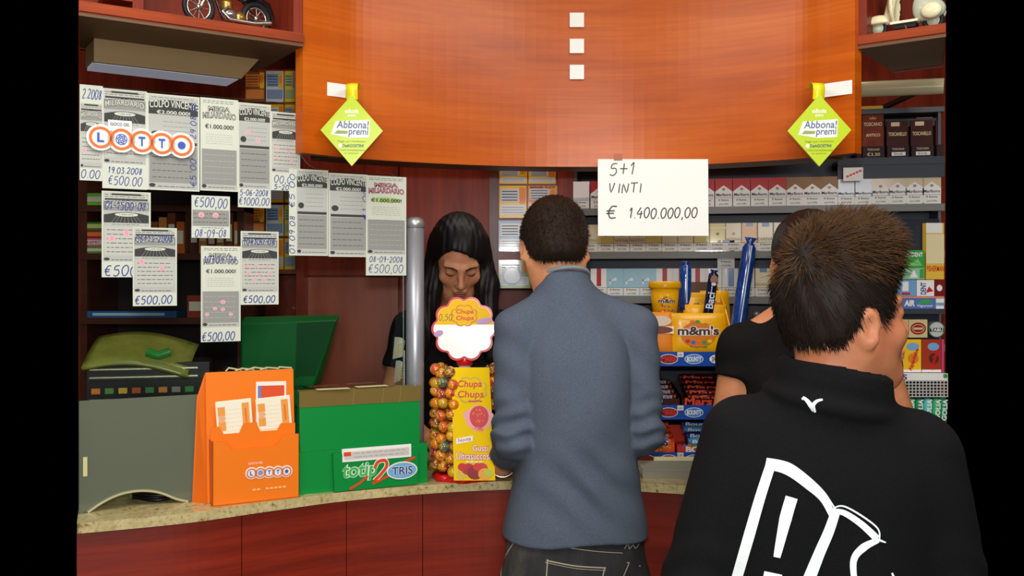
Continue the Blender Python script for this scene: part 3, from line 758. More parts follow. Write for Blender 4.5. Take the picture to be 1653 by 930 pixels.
def boy_sweat(p):
    x, y, z = p
    p0 = p; p = [x, y, z+.15*np.maximum(x, 0)*np.clip((z-1.15)/.15, 0, 1)]          # one shoulder a little lower
    d = d_loft(p, [(.80, 0, 0, .172, .128), (.9, 0, 0, .176, .130), (1.05, 0, 0, .170, .124), (1.17, 0, 0, .166, .118), (1.27, 0, 0, .164, .112), (1.32, 0, .002, .142, .098), (1.355, 0, .005, .112, .086), (1.39, .002, .004, .082, .076), (1.43, .003, .002, .07, .07)])
    d = d+.004*np.sin(x*42+z*18+2*np.sin(z*13))*np.clip((1.28-z)/.15, 0, 1)
    for s0, e0, h0 in ((BLS, BLE, BLH), (BRS, BRE, BRH)):
        w = .0035*np.sin(z*120+y*50+np.sin(x*70))*np.clip(1-np.abs(z-1.08)/.14, 0, 1)
        a = d_cone(p, s0, e0, .062, .056)+w
        a = sm_min(a, d_cone(p, e0, h0, .056, .044)+w, .02)
        d = sm_min(d, a, .028)
    p = p0
    q = rotp(p, (.003, -.002, 1.386), rx=.02, ry=.20)
    rr = np.sqrt((q[0]/1.04)**2+q[1]**2)
    ringd = np.maximum(np.abs(rr-.071+.10*(q[2]-.02))-.0075, np.abs(q[2])-.036)+.0008*np.sin(q[2]*260)
    d = sm_max(d, -(np.maximum(rr-.064, -q[2]-.012)), .006)
    d = sm_min(d, ringd, .010)
    roll = np.sqrt((rr-.081)**2+(q[2]+.016)**2)-.0125
    d = sm_min(d, roll, .003)
    return sm_max(d, .82-z, .006)
sw = sdf_obj('sweatshirt', boy_sweat, (-.32, -.2, .80), (.32, .26, 1.46), .004, fleece, boy)
paint = mat('white_screen_print', c(232, 240, 242), .6)
surf(boy, sw, [[(1246, 745), (1228, 800), (1210, 862), (1186, 945)], [(1236, 748), (1272, 757), (1308, 783), (1330, 805), (1344, 834)], [(1284, 758), (1322, 786), (1342, 812), (1354, 832)],
              [(1349, 826), (1338, 858), (1322, 895), (1302, 945)], [(1342, 826), (1362, 828), (1390, 846), (1416, 870)], [(1340, 824), (1364, 818), (1414, 850), (1420, 872)],
              [(1418, 872), (1394, 884), (1378, 905), (1380, 945)], [(1278, 803), (1268, 838), (1254, 900)], [(1233, 926), (1262, 932)], [(1414, 870), (1430, 876)], [(1440, 925), (1448, 945)]],
     [[16, 17, 18, 17], [18, 20, 18, 14, 9], [2, 3, 2], [15, 17, 18, 21], [8, 10, 12], [2, 3, 2], [8, 13, 11, 9], [20, 20, 11], 8, [5, 2], [3, 6]], paint, 'printed_stroke', off=.0016)
surf(boy, sw, [[(1296, 641), (1302, 646), (1309, 655), (1313, 664)], [(1328, 645), (1318, 648), (1311, 656)], [(1312, 655), (1316, 666)], [(1297, 645), (1294, 643)]], [[3, 6, 8, 4], [3, 5, 7], [7, 3], [3, 2]], paint, 'leaping_cat_emblem', off=.0014)
def boy_jeans(p):
    d = d_loft(p, [(.72, 0, 0, .155, .11), (.80, 0, 0, .152, .108), (.90, 0, 0, .146, .102)])
    d = sm_min(d, legs(p, .76, .08, r=(.09, .068, .058)), .03); return sm_max(d, .085-p[2], .004)
sdf_obj('jeans', boy_jeans, (-.25, -.18, .06), (.25, .18, .93), .008, mat('dark_denim', c(40, 48, 66), .85), boy)
shoes(boy, .092, sole)

# ---------------------------------------------------------------- the customer in a black T-shirt behind the boy
WY = 2.19
wom = thing('person', 'dark-haired customer in a black short-sleeved T-shirt, standing beyond the boy at the counter', 'person', (kx(1303)*WY, WY, 0), 0.0)
WH = np.array((.010, .03, 1.578))
WLS = (-.150, 0, 1.392); WRS = (.150, 0, 1.392); WLE = (-.196, -.01, 1.14); WRE = (.226, .0, 1.175); WLH = (-.14, .18, 1.11); WRH = (.17, .19, 1.11)
def wom_head(p): return rotp(p, WH, rx=-.15, rz=-.08)
def wom_body(p):
    d = head_sdf(wom_head(p), 1.0)
    d = sm_min(d, d_cone(p, (.004, -.002, 1.40), (.018, .008, 1.54), .052, .049), .03)
    d = sm_min(d, d_loft(p, [(.88, 0, 0, .150, .105), (1.05, 0, 0, .132, .095), (1.28, 0, 0, .148, .1), (1.37, 0, 0, .138, .085), (1.42, 0, 0, .092, .066), (1.455, 0, 0, .06, .055)]), .03)
    for s in (-1, 1): d = sm_min(d, d_cone(p, (s*.025, -.004, 1.482), (s*.125, 0, 1.415), .036, .036), .02)
    for s0, e0, h0 in ((WLS, WLE, WLH), (WRS, WRE, WRH)):
        d = sm_min(d, d_cone(p, s0, e0, .044, .037), .02); d = sm_min(d, d_cone(p, e0, h0, .036, .025), .012)
    d = sm_min(d, hand_sdf(rotp(p, WLH, rz=-.2), -1, .35), .01); d = sm_min(d, hand_sdf(rotp(p, WRH, rz=.2), 1, .35), .01)
    return sm_min(d, legs(p, .86, .08, r=(.08, .05, .036)), .03)
skin3 = skin_mat('skin_warm', c(214, 146, 104), c(196, 122, 84))
sdf_obj('body', wom_body, (-.32, -.2, .03), (.34, .42, 1.72), .005, skin3, wom)
def wom_hair(p):
    q = wom_head(p)
    d = d_ell(q, (0, -.020, .036), (.0840, .106, .094))
    d = sm_min(d, d_ell(q, (0, -.06, -.02), (.06, .05, .05)), .03)
    hl = hairline(q, [(-.14, -.07), (-.05, -.06), (-.03, .0), (.03, .02), (.06, .055), (.1, .07)])
    d = sm_max(d, hl-q[2], .01)
    d = sm_min(d, d_cone(q, (.03, -.115, .02), (.035, -.125, -.14), .026, .012), .02)
    return d+.001*np.sin(q[0]*300)*np.sin(q[1]*80+q[2]*40)
hw = sdf_obj('hair', wom_hair, WH-np.array((.15, .2, .2)), WH+np.array((.15, .15, .15)), .005, hair_black, wom)
tee = knit('black_cotton', c(16, 15, 15), c(24, 22, 21), 480)
def tee_sdf(p, secs, arms, hem, neck, r=.052, frac=.5, folds=1.0, hole=None):
    x, y, z = p
    d = d_loft(p, secs)+folds*.003*np.sin(x*40+z*25+2*np.sin(z*15))
    for s0, e0 in arms: d = sm_min(d, d_cone(p, (.25*s0[0], .004, s0[2]+.055), s0, .040, .050), .03)
    for s0, e0 in arms:
        ax = np.array(e0)-np.array(s0); L = np.linalg.norm(ax); ax = ax/L
        a = d_cone(p, s0, e0, r, r*.98)+.002*np.sin(z*90+y*40)
        t = (x-s0[0])*ax[0]+(y-s0[1])*ax[1]+(z-s0[2])*ax[2]
        d = sm_min(d, sm_max(a, t-frac*L, .005), .022)
    d = sm_max(d, hem-z, .005)
    q = rotp(p, neck[:3], rx=neck[3]); d = sm_max(d, q[2], .006)
    if hole: d = sm_max(d, -np.maximum(np.sqrt((x-.004)**2+((y-.012)*.9)**2)-hole, 1.415-z), .006)
    return d
def wom_tee(p):
    return tee_sdf(p, [(.84, 0, 0, .165, .118), (1.05, 0, 0, .148, .110), (1.28, 0, 0, .164, .115), (1.37, 0, 0, .152, .098), (1.42, 0, 0, .120, .08), (1.46, 0, 0, .084, .062), (1.50, 0, 0, .075, .06)],
                   ((WLS, WLE), (WRS, WRE)), .86, (0, -.0, 1.49, -.30), frac=.27, hole=.074)
sdf_obj('t_shirt', wom_tee, (-.32, -.2, .83), (.34, .2, 1.53), .005, tee, wom)
def wom_jeans(p):
    d = d_loft(p, [(.76, 0, 0, .165, .118), (.86, 0, 0, .158, .112), (.95, 0, 0, .148, .104)])
    d = sm_min(d, legs(p, .80, .084, r=(.092, .068, .058)), .03); return sm_max(d, .085-p[2], .004)
sdf_obj('jeans', wom_jeans, (-.25, -.18, .06), (.25, .18, .97), .008, mat('blue_denim', c(44, 54, 78), .85), wom)
shoes(wom, .098, sole)

# ---------------------------------------------------------------- the clerk looking down behind the counter
KY = 2.98
clk = thing('person', 'clerk with long black hair in a black T-shirt looking down behind the counter', 'person', (kx(738)*KY, KY, 0), PI+.02)
KH = np.array((-.008, .075, 1.612)); KP = -.62; KYW = .12
def clk_head(p): return rotp(p, KH, rx=KP, rz=KYW)
KLS = (-.150, .0, 1.395); KRS = (.150, .0, 1.395); KLE = (-.205, .06, 1.17); KRE = (.205, .04, 1.17); KLH = (-.11, .26, 1.10); KRH = (.08, .27, 1.10)
def clk_body(p):
    d = head_sdf(clk_head(p), 1.0)
    d = sm_min(d, d_cone(p, (0, .0, 1.40), (-.004, .045, 1.56), .052, .049), .03)
    d = sm_min(d, d_loft(p, [(.88, 0, 0, .150, .105), (1.05, 0, 0, .132, .095), (1.28, 0, .01, .148, .1), (1.37, 0, .005, .138, .085), (1.42, 0, .005, .092, .066), (1.455, 0, .01, .06, .055)]), .03)
    for s0, e0, h0 in ((KLS, KLE, KLH), (KRS, KRE, KRH)):
        d = sm_min(d, d_cone(p, s0, e0, .042, .036), .02); d = sm_min(d, d_cone(p, e0, h0, .035, .024), .012)
    d = sm_min(d, hand_sdf(rotp(p, KLH, rz=-.5), -1, .35), .01); d = sm_min(d, hand_sdf(rotp(p, KRH, rz=.5), 1, .35), .01)
    return sm_min(d, legs(p, .86, .08, r=(.08, .05, .036)), .03)
skin4 = skin_mat('skin_olive', c(206, 146, 108), c(188, 122, 88))
sdf_obj('body', clk_body, (-.32, -.2, .03), (.32, .48, 1.74), .0035, skin4, clk)
def clk_hair(p):
    q = clk_head(p); x, y, z = p
    d = d_ell(q, (0, -.020, .038), (.0860, .110, .094))
    hl = hairline(q, [(-.14, -.30), (.0, -.28), (.03, .0), (.05, .024), (.065, .040), (.1, .046)])+np.where(y > .03, .030-9*x*x, 0)
    d = sm_max(d, hl-q[2], .012)
    for s in (-1, 1):
        d = sm_min(d, d_cone(p, (KH[0]+s*.064, .07, 1.66), (KH[0]+s*.084, .075, 1.53), .028, .036), .022)
        d = sm_min(d, d_cone(p, (KH[0]+s*.084, .075, 1.53), (s*.104, .10, 1.32), .036, .024), .02)
        d = sm_min(d, d_cone(p, (KH[0]+s*.04, .0, 1.62), (s*.06, -.075, 1.30), .05, .035), .03)
    d = sm_min(d, d_cone(p, (0, -.02, 1.62), (0, -.09, 1.30), .06, .04), .03)
    return d+.0022*np.sin(x*300+z*14+2*np.sin(z*20))*np.sin(y*120+.5)
hk = sdf_obj('hair', clk_hair, (-.2, -.2, 1.26), (.2, .25, 1.78), .004, hair_black, clk)
Rk = Matrix.Rotation(KYW, 3, 'Z') @ Matrix.Rotation(KP, 3, 'X')
def kpt(x, y, z): return Vector(KH)+Rk @ Vector((x, y, z))
lip = mat('lips', c(150, 78, 66), .4)
b = MB()
for s in (-1, 1):
    b = MB(); b.tube([kpt(s*.012, .0965, .020), kpt(s*.026, .0925, .026), kpt(s*.046, .080, .022)], [.0022, .0026, .0012], hair_black, 6); b.build('eyebrow', clk)
    b = MB(); b.tube([kpt(s*.017, .0855, .000), kpt(s*.025, .0885, -.0035), kpt(s*.034, .0880, -.004), kpt(s*.044, .080, -.001)], [.0009, .0014, .0014, .0008], hair_black, 6); b.build('eyelashes', clk)
b = MB(); b.ell((0, 0, 0), (.021, .006, .0045), lip); b.ell((0, -.001, -.0095), (.018, .006, .0055), lip)
o = b.build('lips', clk); o.location = kpt(0, .0955, -.0605); o.rotation_euler = Rk.to_euler()
def clk_tee(p):
    return tee_sdf(p, [(.84, 0, 0, .165, .118), (1.05, 0, 0, .148, .110), (1.28, 0, .01, .164, .118), (1.37, 0, .005, .152, .1), (1.42, 0, .008, .112, .082), (1.46, 0, .012, .084, .074), (1.50, 0, .015, .075, .07)],
                   ((KLS, KLE), (KRS, KRE)), .86, (0, .01, 1.452, -.25), frac=.55)
sdf_obj('t_shirt', clk_tee, (-.32, -.2, .83), (.32, .2, 1.53), .005, tee, clk)
sdf_obj('jeans', wom_jeans, (-.25, -.18, .06), (.25, .18, .97), .008, mat('black_denim', c(26, 26, 30), .85), clk)
shoes(clk, .098, sole)

# ================================================================ on the glass: lottery tickets and the round-lettered sign
paper = mat('copy_paper', c(214, 220, 206), .7); paper2 = mat('copy_paper_grey', c(196, 198, 190), .7)
g1 = mat('toner_mid', c(150, 152, 148), .7); g2 = mat('toner_dark', c(62, 64, 64), .7); g3 = mat('toner_light', c(186, 188, 184), .7); ink = mat('toner_black', c(26, 28, 30), .7)
pen = mat('blue_ballpoint', c(44, 58, 150), .6); pink = mat('pink_marker', c(230, 138, 158), .7); pinkl = mat('pale_pink_marker', c(232, 180, 190), .7)
def scrawl(b, x, z, w, h, m, n, d, lw):
    """rows of tiny printed figures"""
    for i in range(n):
        zz = z+h*(i+.5)/n; x1 = x
        while x1 < x+w-lw*3:
            L = rnd.uniform(.06, .16)*w; b.rect(x1, min(x1+L, x+w), zz-lw/2, zz+lw/2, m, d); x1 += L+.03*w
def ticket(kind, w, h, label, notes, px0, py0, layer=0, z_top=None, face=1.0, scale_h=None, fhx=0.0, fw=None, ftop=0.0, marks=()):
    """one pinned ticket; its own frame: x from its left edge, z down from its top edge; fw x face*h is the printed area"""
    q = G(px0, py0, .0010+.0011*layer); b = MB(); fw = fw or w
    t = thing('lottery_ticket', label, 'lottery ticket', q, RG+rnd.uniform(-.004, .004), 'photocopied lottery tickets on the glass')
    b = MB(); b.box(0, w, -.0004, 0.0004, -h, 0, paper); b.build('paper', t)
    b = MB(); d = .0005; X0 = fhx; T = -ftop; H = face*h
    fx = lambda u: X0+u*fw
    fz = lambda v: T-v*H
    bd = .03
    b.rect(fx(bd), fx(1-bd), fz(.985), fz(.015), g3, d)
    if kind == 'm':                                       # arena ticket: ornate strip, arched title, dark tiers
        b.rect(fx(bd), fx(1-bd), fz(.13), fz(.02), paper2, d+.0001); b.rect(fx(.06), fx(.94), fz(.125), fz(.10), g2, d+.00015); b.rect(fx(.20), fx(.80), fz(.055), fz(.03), g2, d+.00015); scrawl(b, fx(.06), fz(.12), fw*.88, H*.09, g2, 3, d+.0002, .0011)
        b.rect(fx(bd), fx(1-bd), fz(.27), fz(.14), g1, d+.0001); b.text('MILIARDARIO', fx(.05), fz(.25), fw*.90, H*.095, ink, d+.0002, .055, arch=.34); b.text('MILIARDARIO', fx(.06), fz(.243), fw*.88, H*.080, paper, d+.0003, .01, arch=.40)
        b.poly([(fx(.04), fz(.44))]+[(fx(.04+.92*i/10), fz(.33-.04*math.sin(PI*i/10))) for i in range(11)]+[(fx(.96), fz(.44))], g2, d+.0001)
        for i in range(1, 9): b.ribbon([(fx(.1+.8*i/9), fz(.44)), (fx(.3+.4*i/9), fz(.315))], .0007, g1, d+.0002)
        b.oval(fx(.5), fz(.325), fw*.24, H*.026, paper, d+.0003); b.text('1.000.000', fx(.36), fz(.335), fw*.28, H*.02, ink, d+.0004)
        b.rect(fx(.14), fx(.86), fz(.475), fz(.445), paper2, d+.0002); scrawl(b, fx(.2), fz(.472), fw*.6, H*.02, g2, 1, d+.0003, .0009)
        z0, z1 = .49, .88
    elif kind == 'c':                                     # dark arched title over two grey fields
        b.rect(fx(bd), fx(1-bd), fz(.05), fz(.015), paper2, d+.0001); scrawl(b, fx(.08), fz(.05), fw*.8, H*.03, g2, 1, d+.0002, .001)
        b.poly([(fx(.03), fz(.21))]+[(fx(.03+.94*i/10), fz(.085-.03*math.sin(PI*i/10))) for i in range(11)]+[(fx(.97), fz(.21))], g2, d+.0001)
        b.text('COLPO VINCENTE', fx(.05), fz(.150), fw*.92, H*.075, paper, d+.0003, .014, arch=.22)
        b.text('€2.000.000!', fx(.18), fz(.205), fw*.64, H*.040, paper, d+.0003, .02)
        b.rect(fx(.05), fx(.95), fz(.47), fz(.24), g3, d+.0001); b.rect(fx(.05), fx(.95), fz(.52), fz(.49), g2, d+.0002); b.rect(fx(.05), fx(.95), fz(.92), fz(.53), g1, d+.0001)
        scrawl(b, fx(.30), fz(.45), fw*.58, H*.19, g1, 4, d+.0002, .0016); scrawl(b, fx(.10), fz(.90), fw*.78, H*.35, g2, 5, d+.0002, .0012)
        b.oval(fx(.16), fz(.42), fw*.09, H*.035, g2, d+.0003)
        z0, z1 = .26, .47
    else:                                                 # 'g': long light header over a grey field
        b.rect(fx(bd), fx(1-bd), fz(.55), fz(.015), paper, d+.0001); scrawl(b, fx(.07), fz(.06), fw*.85, H*.04, g2, 2, d+.0002, .0011)
        tm = pink if kind == 'p' else paper2
        b.text('MEGA', fx(.2), fz(.145), fw*.6, H*.06, ink, d+.0002, .06); b.text('MEGA', fx(.21), fz(.142), fw*.58, H*.052, tm, d+.0003)
        b.text('MILIARDARIO', fx(.06), fz(.228), fw*.88, H*.070, ink, d+.0002, .055, arch=.15); b.text('MILIARDARIO', fx(.07), fz(.222), fw*.86, H*.056, tm, d+.0003, arch=.17)
        if kind == 'p': b.oval(fx(.5), fz(.30), fw*.36, H*.035, mat('green_marker', c(176, 206, 120), .7), d+.0002)
        b.text('€1.000.000!', fx(.12), fz(.33), fw*.76, H*.05, ink, d+.0003, .02); scrawl(b, fx(.15), fz(.50), fw*.7, H*.12, g1, 5, d+.0002, .0008)
        b.rect(fx(.05), fx(.95), fz(.93), fz(.55), g1, d+.0001); scrawl(b, fx(.10), fz(.90), fw*.8, H*.32, paper2, 5, d+.0002, .0008)
        z0, z1 = .57, .9
    if kind == 'm': b.rect(fx(.05), fx(.95), fz(z1+.02), fz(z0), paper2, d+.0001); scrawl(b, fx(.1), fz(z1), fw*.8, H*(z1-z0-.02), g2, 6, d+.0002, .0013)
    for u, v, r in marks: b.oval(fx(u), fz(v), r, r*.8, pinkl, d+.00025); b.text('5', fx(u)-r*.4, fz(v)-r*.4, r*.8, r*.8, pink, d+.0004)
    b.oval(fx(.10), fz(.95), fw*.06, H*.02, g2, d+.0003); scrawl(b, fx(.2), fz(.97), fw*.7, H*.02, ink, 1, d+.0003, .0011)
    b.build('printed_face', t)
    for body, x, z, ww, hh, lw in notes:
        if ww > 0: b = MB(); b.hand(body, x, z, ww, hh, pen, .0011, lw)
        else: b = MB(); b.hand(body, x, z, -ww, hh, pen, .0011, lw, rot=PI/2)
        b.build('handwriting', t)
    return t
def tk(kind, px0, py0, px1, py1, label, notes=(), layer=0, face=1.0, side=0.0, marks=(), ftop=0.0):
    """px/py corners read in the photograph -> real size on the glass"""
    w = gu(px1)-gu(px0); pm = (px0+px1)/2; h = gz(pm, py0)-gz(pm, py1)
    y0 = py0
    nt = [(bd, x*w, -z*h, ww*w if ww > 0 else ww*h, hh*(h if ww > 0 else w), lw) for bd, x, z, ww, hh, lw in notes]
    return ticket(kind, w, h, label, nt, px0, y0, layer, face=face, fhx=side*w, fw=w*(1-side), marks=marks, ftop=ftop*h)
LW = .0016
tk('m', 128.5, 136, 166, 290, 'photocopied ticket with a date above and blue figures below, cut off at the glass end', [('2.2008', .10, .14, .85, .10, LW), ('0.00', .05, .97, .85, .085, LW)], 0, .70, 0, [(.2, .72, .005)], .18)
tk('m', 165, 142, 237, 302, 'photocopied ticket half behind the round-lettered sign, dated with 500.00 over pink marker', [('19.03.2008', .12, .845, .78, .06, LW), ('€500.00', .12, .96, .78, .085, LW)], 1, .76, 0, ())
tk('c', 237, 150, 322, 304, 'photocopied dark-arched ticket with a date written upright along its edge, high on the glass', [('29.08.08', .93, .45, -.40, .11, LW), ('€5 00', .93, .95, -.30, .11, LW)], 0, 1.0, 0.0, ())
tk('g', 323, 157, 384, 306, 'photocopied ticket with long white header and one small circle in its grey field', [], 1, 1.0)
tk('c', 384, 165, 437, 333, 'photocopied dark-arched ticket with 1000,00 in blue ink under it', [('5-06-2008', .05, .885, .88, .055, LW), ('€1000,00', .02, .975, .94, .07, LW)], 0, .83, 0, [(.3, .34, .006), (.6, .42, .006)])
tk('m', 437, 180, 484, 306, 'photocopied ticket at the stepped corner of the glass, partly under clear tape', [('00,00', .1, .90, .8, .09, LW), ('5-2008', .1, .985, .8, .06, LW)], 1, .78, 0, [(.2, .6, .005), (.6, .64, .005), (.2, .75, .005), (.7, .78, .005)])
tk('c', 466, 272, 529, 411, 'photocopied dark ticket dated upright at one edge, first of three on the lower glass', [('01.09.08', .14, .98, -.45, .13, LW), ('€5 00', .14, .45, -.40, .13, LW)], 2, 1.0, .17)
tk('c', 530, 279, 593, 413, 'photocopied dark ticket, middle one of three on the lower glass', [('€1 00', .98, .55, -.4, .11, LW)], 1, 1.0, 0.0)
tk('p', 590, 283, 655, 443, 'photocopied ticket with pink title and the sum 500,00, beside the metal post', [('08-09-2008', .08, .865, .84, .055, LW), ('€500,00', .05, .975, .88, .08, LW)], 2, .80)
tk('m', 164, 308, 243, 446, 'photocopied ticket with 500 in large blue figures, overlapped by another at its lower corner', [('01-1500-08', .06, .21, .85, .09, LW), ('€500', .04, .985, .70, .12, .0022)], 1, .83, 0, [(.5, .58, .008), (.2, .66, .008)])
tk('m', 214, 367, 285, 493, 'photocopied ticket with a pink mark and the sum 500,00, overlapping its neighbour', [('06+13-2008', .06, .18, .85, .08, LW), ('€500,00', .04, .97, .86, .10, .002)], 3, .84, 0, [(.2, .52, .007), (.65, .62, .007)])
tk('m', 388, 373, 449, 491, 'photocopied ticket with many pink marks above the dark green terminal hood', [('10+100-08', .06, .18, .85, .08, LW), ('€500,00', .06, .97, .86, .09, .002)], 2, .84, 0, [(.15, .57, .005), (.4, .56, .005), (.7, .57, .005), (.2, .68, .005), (.5, .70, .005), (.75, .68, .005), (.35, .79, .005), (.6, .79, .005)])
tk('g', 324, 397, 388, 551, 'long photocopied ticket hanging lowest on the glass, above the orange dispenser', [('10+04-08', .06, .17, .85, .065, LW), ('€500,00', .02, .985, .84, .085, .002)], 1, .86, 0, [(.55, .68, .006), (.35, .76, .005), (.55, .77, .005), (.15, .83, .005), (.75, .83, .005)])
# the small slip with two sums
w = gu(371)-gu(309); h = gz(340, 315)-gz(340, 383)
t = thing('lottery_ticket', 'small photocopied slip with 500,00 above and a date below its grey band', 'lottery ticket', G(309, 315, .0012), RG, 'photocopied lottery tickets on the glass')
MB().box(0, w, -.0004, .0004, -h, 0, paper).build('paper', t)
b = MB(); b.rect(.002, w-.002, -.72*h, -.34*h, g1, .0006); scrawl(b, .006, -.68*h, w-.012, .3*h, g2, 3, .0007, .0012)
for u in (.25, .62): b.oval(u*w, -.46*h, .007, .0065, pinkl, .0008); b.text('8', u*w-.003, -.5*h, .006, .006, pink, .001)
scrawl(b, .25*w, -.78*h, .6*w, .04*h, ink, 1, .0007, .001); b.build('printed_face', t)
b = MB(); b.hand('€500,00', .06*w, -.27*h, .88*w, .22*h, pen, .001, .0018); b.build('handwriting', t)
b = MB(); b.hand('08-09-08', .08*w, -.97*h, .84*w, .17*h, pen, .001, .0016); b.build('handwriting', t)

# round-lettered sign on the glass
orange = mat('signal_orange', c(238, 116, 46), .4); blue_l = mat('lotto_blue', c(62, 98, 190), .4); sign_white = mat('sign_white', c(244, 244, 240), .35)
def lotto_logo(t_parent, W, d0=.0, th=.004, names=True, loc=(0, 0, 0)):
    """five rings in a scalloped white badge, W wide, centre at the origin, front towards -y"""
    R = W/5/1.02*.60; st = W/5*.93; b = MB()
    cs = [(-2*st*.93+i*st*.93, -i*st*.035) for i in range(5)]
    for x, z in cs:
        b.lathe([(R*1.0, -th), (R*1.0, 0)], sign_white, 32, (x, 0, z), False, 'y')
    b.build('badge', t_parent, loc)
    b = MB()
    for x, z in cs: b.oval(x, z, R*.82, R*.82, orange, th+.0012, 32, R*.20)
    b.build('rings', t_parent, loc)
    b = MB()
    for i, ch in enumerate('L TT '):
        x, z = cs[i]
        if ch != ' ': b.text(ch, x-R*.25, z-R*.36, R*.5, R*.72, blue_l, th+.0012, .035)
    x, z = cs[1]
    for k in range(3): b.oval(x, z, R*(.42-.14*k), R*(.42-.14*k), blue_l, th+.0012, 24, R*.06)
    for k in range(6): b.ribbon([(x+R*.12*math.cos(k*PI/3+a)*(1+2.4*a/1.2), z+R*.12*math.sin(k*PI/3+a)*(1+2.4*a/1.2)) for a in (0, .4, .8, 1.2)], R*.05, blue_l, th+.0014)
    x, z = cs[4]; b.oval(x, z, R*.30, R*.30, blue_l, th+.0012, 24)
    b.build('lettering', t_parent, loc); return R, cs
q = G(228, 227, .006)
Wd = gu(322)-gu(134)
t = thing('sign', 'white scalloped sign with five orange rings stuck on the glass over the tickets', 'sign', q, RG)
R0, cs0 = lotto_logo(t, Wd)
b = MB(); x, z = cs0[1]; b.box(x-R0*.95, x+R0*.75, -.0035, 0, z+R0*.62, z+R0*1.45, sign_white); b.build('upper_tab', t, bevel=.001)
b = MB(); b.text('GIOCO DEL', x-R0*.8, z+R0*1.02, R0*1.4, R0*.24, mat('dark_blue_print', c(60, 62, 110), .5), .0046, .01); b.build('small_lettering', t)

# ================================================================ on the counter in front of the glass
# orange upright dispenser
q = G(402, 450, .047); oz = mat('orange_card', c(250, 128, 26), .45); oz2 = mat('orange_card_inner', c(242, 114, 22), .5)
ang = RG
t = thing('slip_dispenser', 'orange cardboard slip dispenser with a pocket, leaning on the glass screen', 'dispenser', (q.x, q.y, TOP), ang)
hw = .103
def lean(y0, z): return y0+z*.14
b = MB()
v = [(-hw, .012, 0), (hw, .012, 0), (hw, .034, .298), (-hw, .034, .298), (-hw, .017, 0), (hw, .017, 0), (hw, .039, .298), (-hw, .039, .298)]
b.add(v, [(0, 1, 2, 3), (7, 6, 5, 4), (1, 5, 6, 2), (0, 3, 7, 4), (3, 2, 6, 7), (0, 4, 5, 1)], oz); b.build('back_board', t, bevel=.0008)
b = MB(); b.add([(-hw+.001, .012, 0), (-hw+.001, .036, .297), (-hw-.016, .042, .24), (-hw-.026, .044, 0)], [(0, 1, 2, 3)], oz2); b.add([(-hw-.001, .012, 0), (-hw-.001, .036, .297), (-hw-.018, .042, .24), (-hw-.028, .044, 0)], [(3, 2, 1, 0)], oz2); b.build('side_strut', t)
pw = .098
b = MB()
prof = [(-pw, 0), (pw, 0), (pw, .135), (pw*.80, .135), (pw*.62, .118), (pw*.05, .118), (-pw*.12, .142), (-pw*.12, .142), (-pw*.55, .128), (-pw*.62, .136), (-pw, .136)]
b.prism([(x, z) for x, z in [(-pw, 0), (pw, 0), (pw, .150), (pw*.62, .150), (pw*.48, .128), (pw*.40, .124), (-pw*.52, .124), (-pw*.60, .128), (-pw*.74, .144), (-pw, .146)]], -.028, -.022, oz)
b.add([(-pw, -.028, 0), (-pw, .012, 0), (-pw, .024, .146), (-pw, -.028, .146), (-pw+.003, -.028, 0), (-pw+.003, .012, 0), (-pw+.003, .024, .146), (-pw+.003, -.028, .146)], [(3, 2, 1, 0), (4, 5, 6, 7), (2, 3, 7, 6)], oz2)
b.add([(pw, -.028, 0), (pw, .012, 0), (pw, .024, .146), (pw, -.028, .146), (pw-.003, -.028, 0), (pw-.003, .012, 0), (pw-.003, .024, .146), (pw-.003, -.028, .146)], [(0, 1, 2, 3), (7, 6, 5, 4), (3, 2, 6, 7)], oz2)
b.box(-pw, pw, -.028, .012, 0, .003, oz); b.build('pocket', t)
b = MB(); b.prism([(-pw, .1), (pw, .1), (pw, .172), (pw*.66, .174), (pw*.56, .158), (pw*.16, .158), (pw*.06, .180), (-pw*.24, .180), (-pw*.34, .158), (-pw*.70, .158), (-pw*.80, .176), (-pw, .176)], .001, .004, oz); b.build('inner_pocket', t)
lotto_logo(t, .118, th=.0008, loc=(.028, -.0285, .068))
b = MB(); b.text('GIOCO DEL', -.02, .088, .034, .005, sign_white, .0295); [b.rect(-.01+.010*i, -.003+.010*i, .027, .0315, mat('pale_orange_print', c(250, 196, 130), .5), .0292) for i in (0, 1, 3, 4, 5, 6, 7)]; b.build('small_print', t)
b = MB()
for i in range(5):
    b.tube([(-.065+.03*i+rnd.uniform(-.01, .01), .034, .299), (-.05+.03*i, .036, .303+rnd.uniform(0, .004)), (-.02+.03*i, .038, .300)], .0022, mat('clear_tape', c(196, 190, 150), .2), 6)
b.build('tape', t)
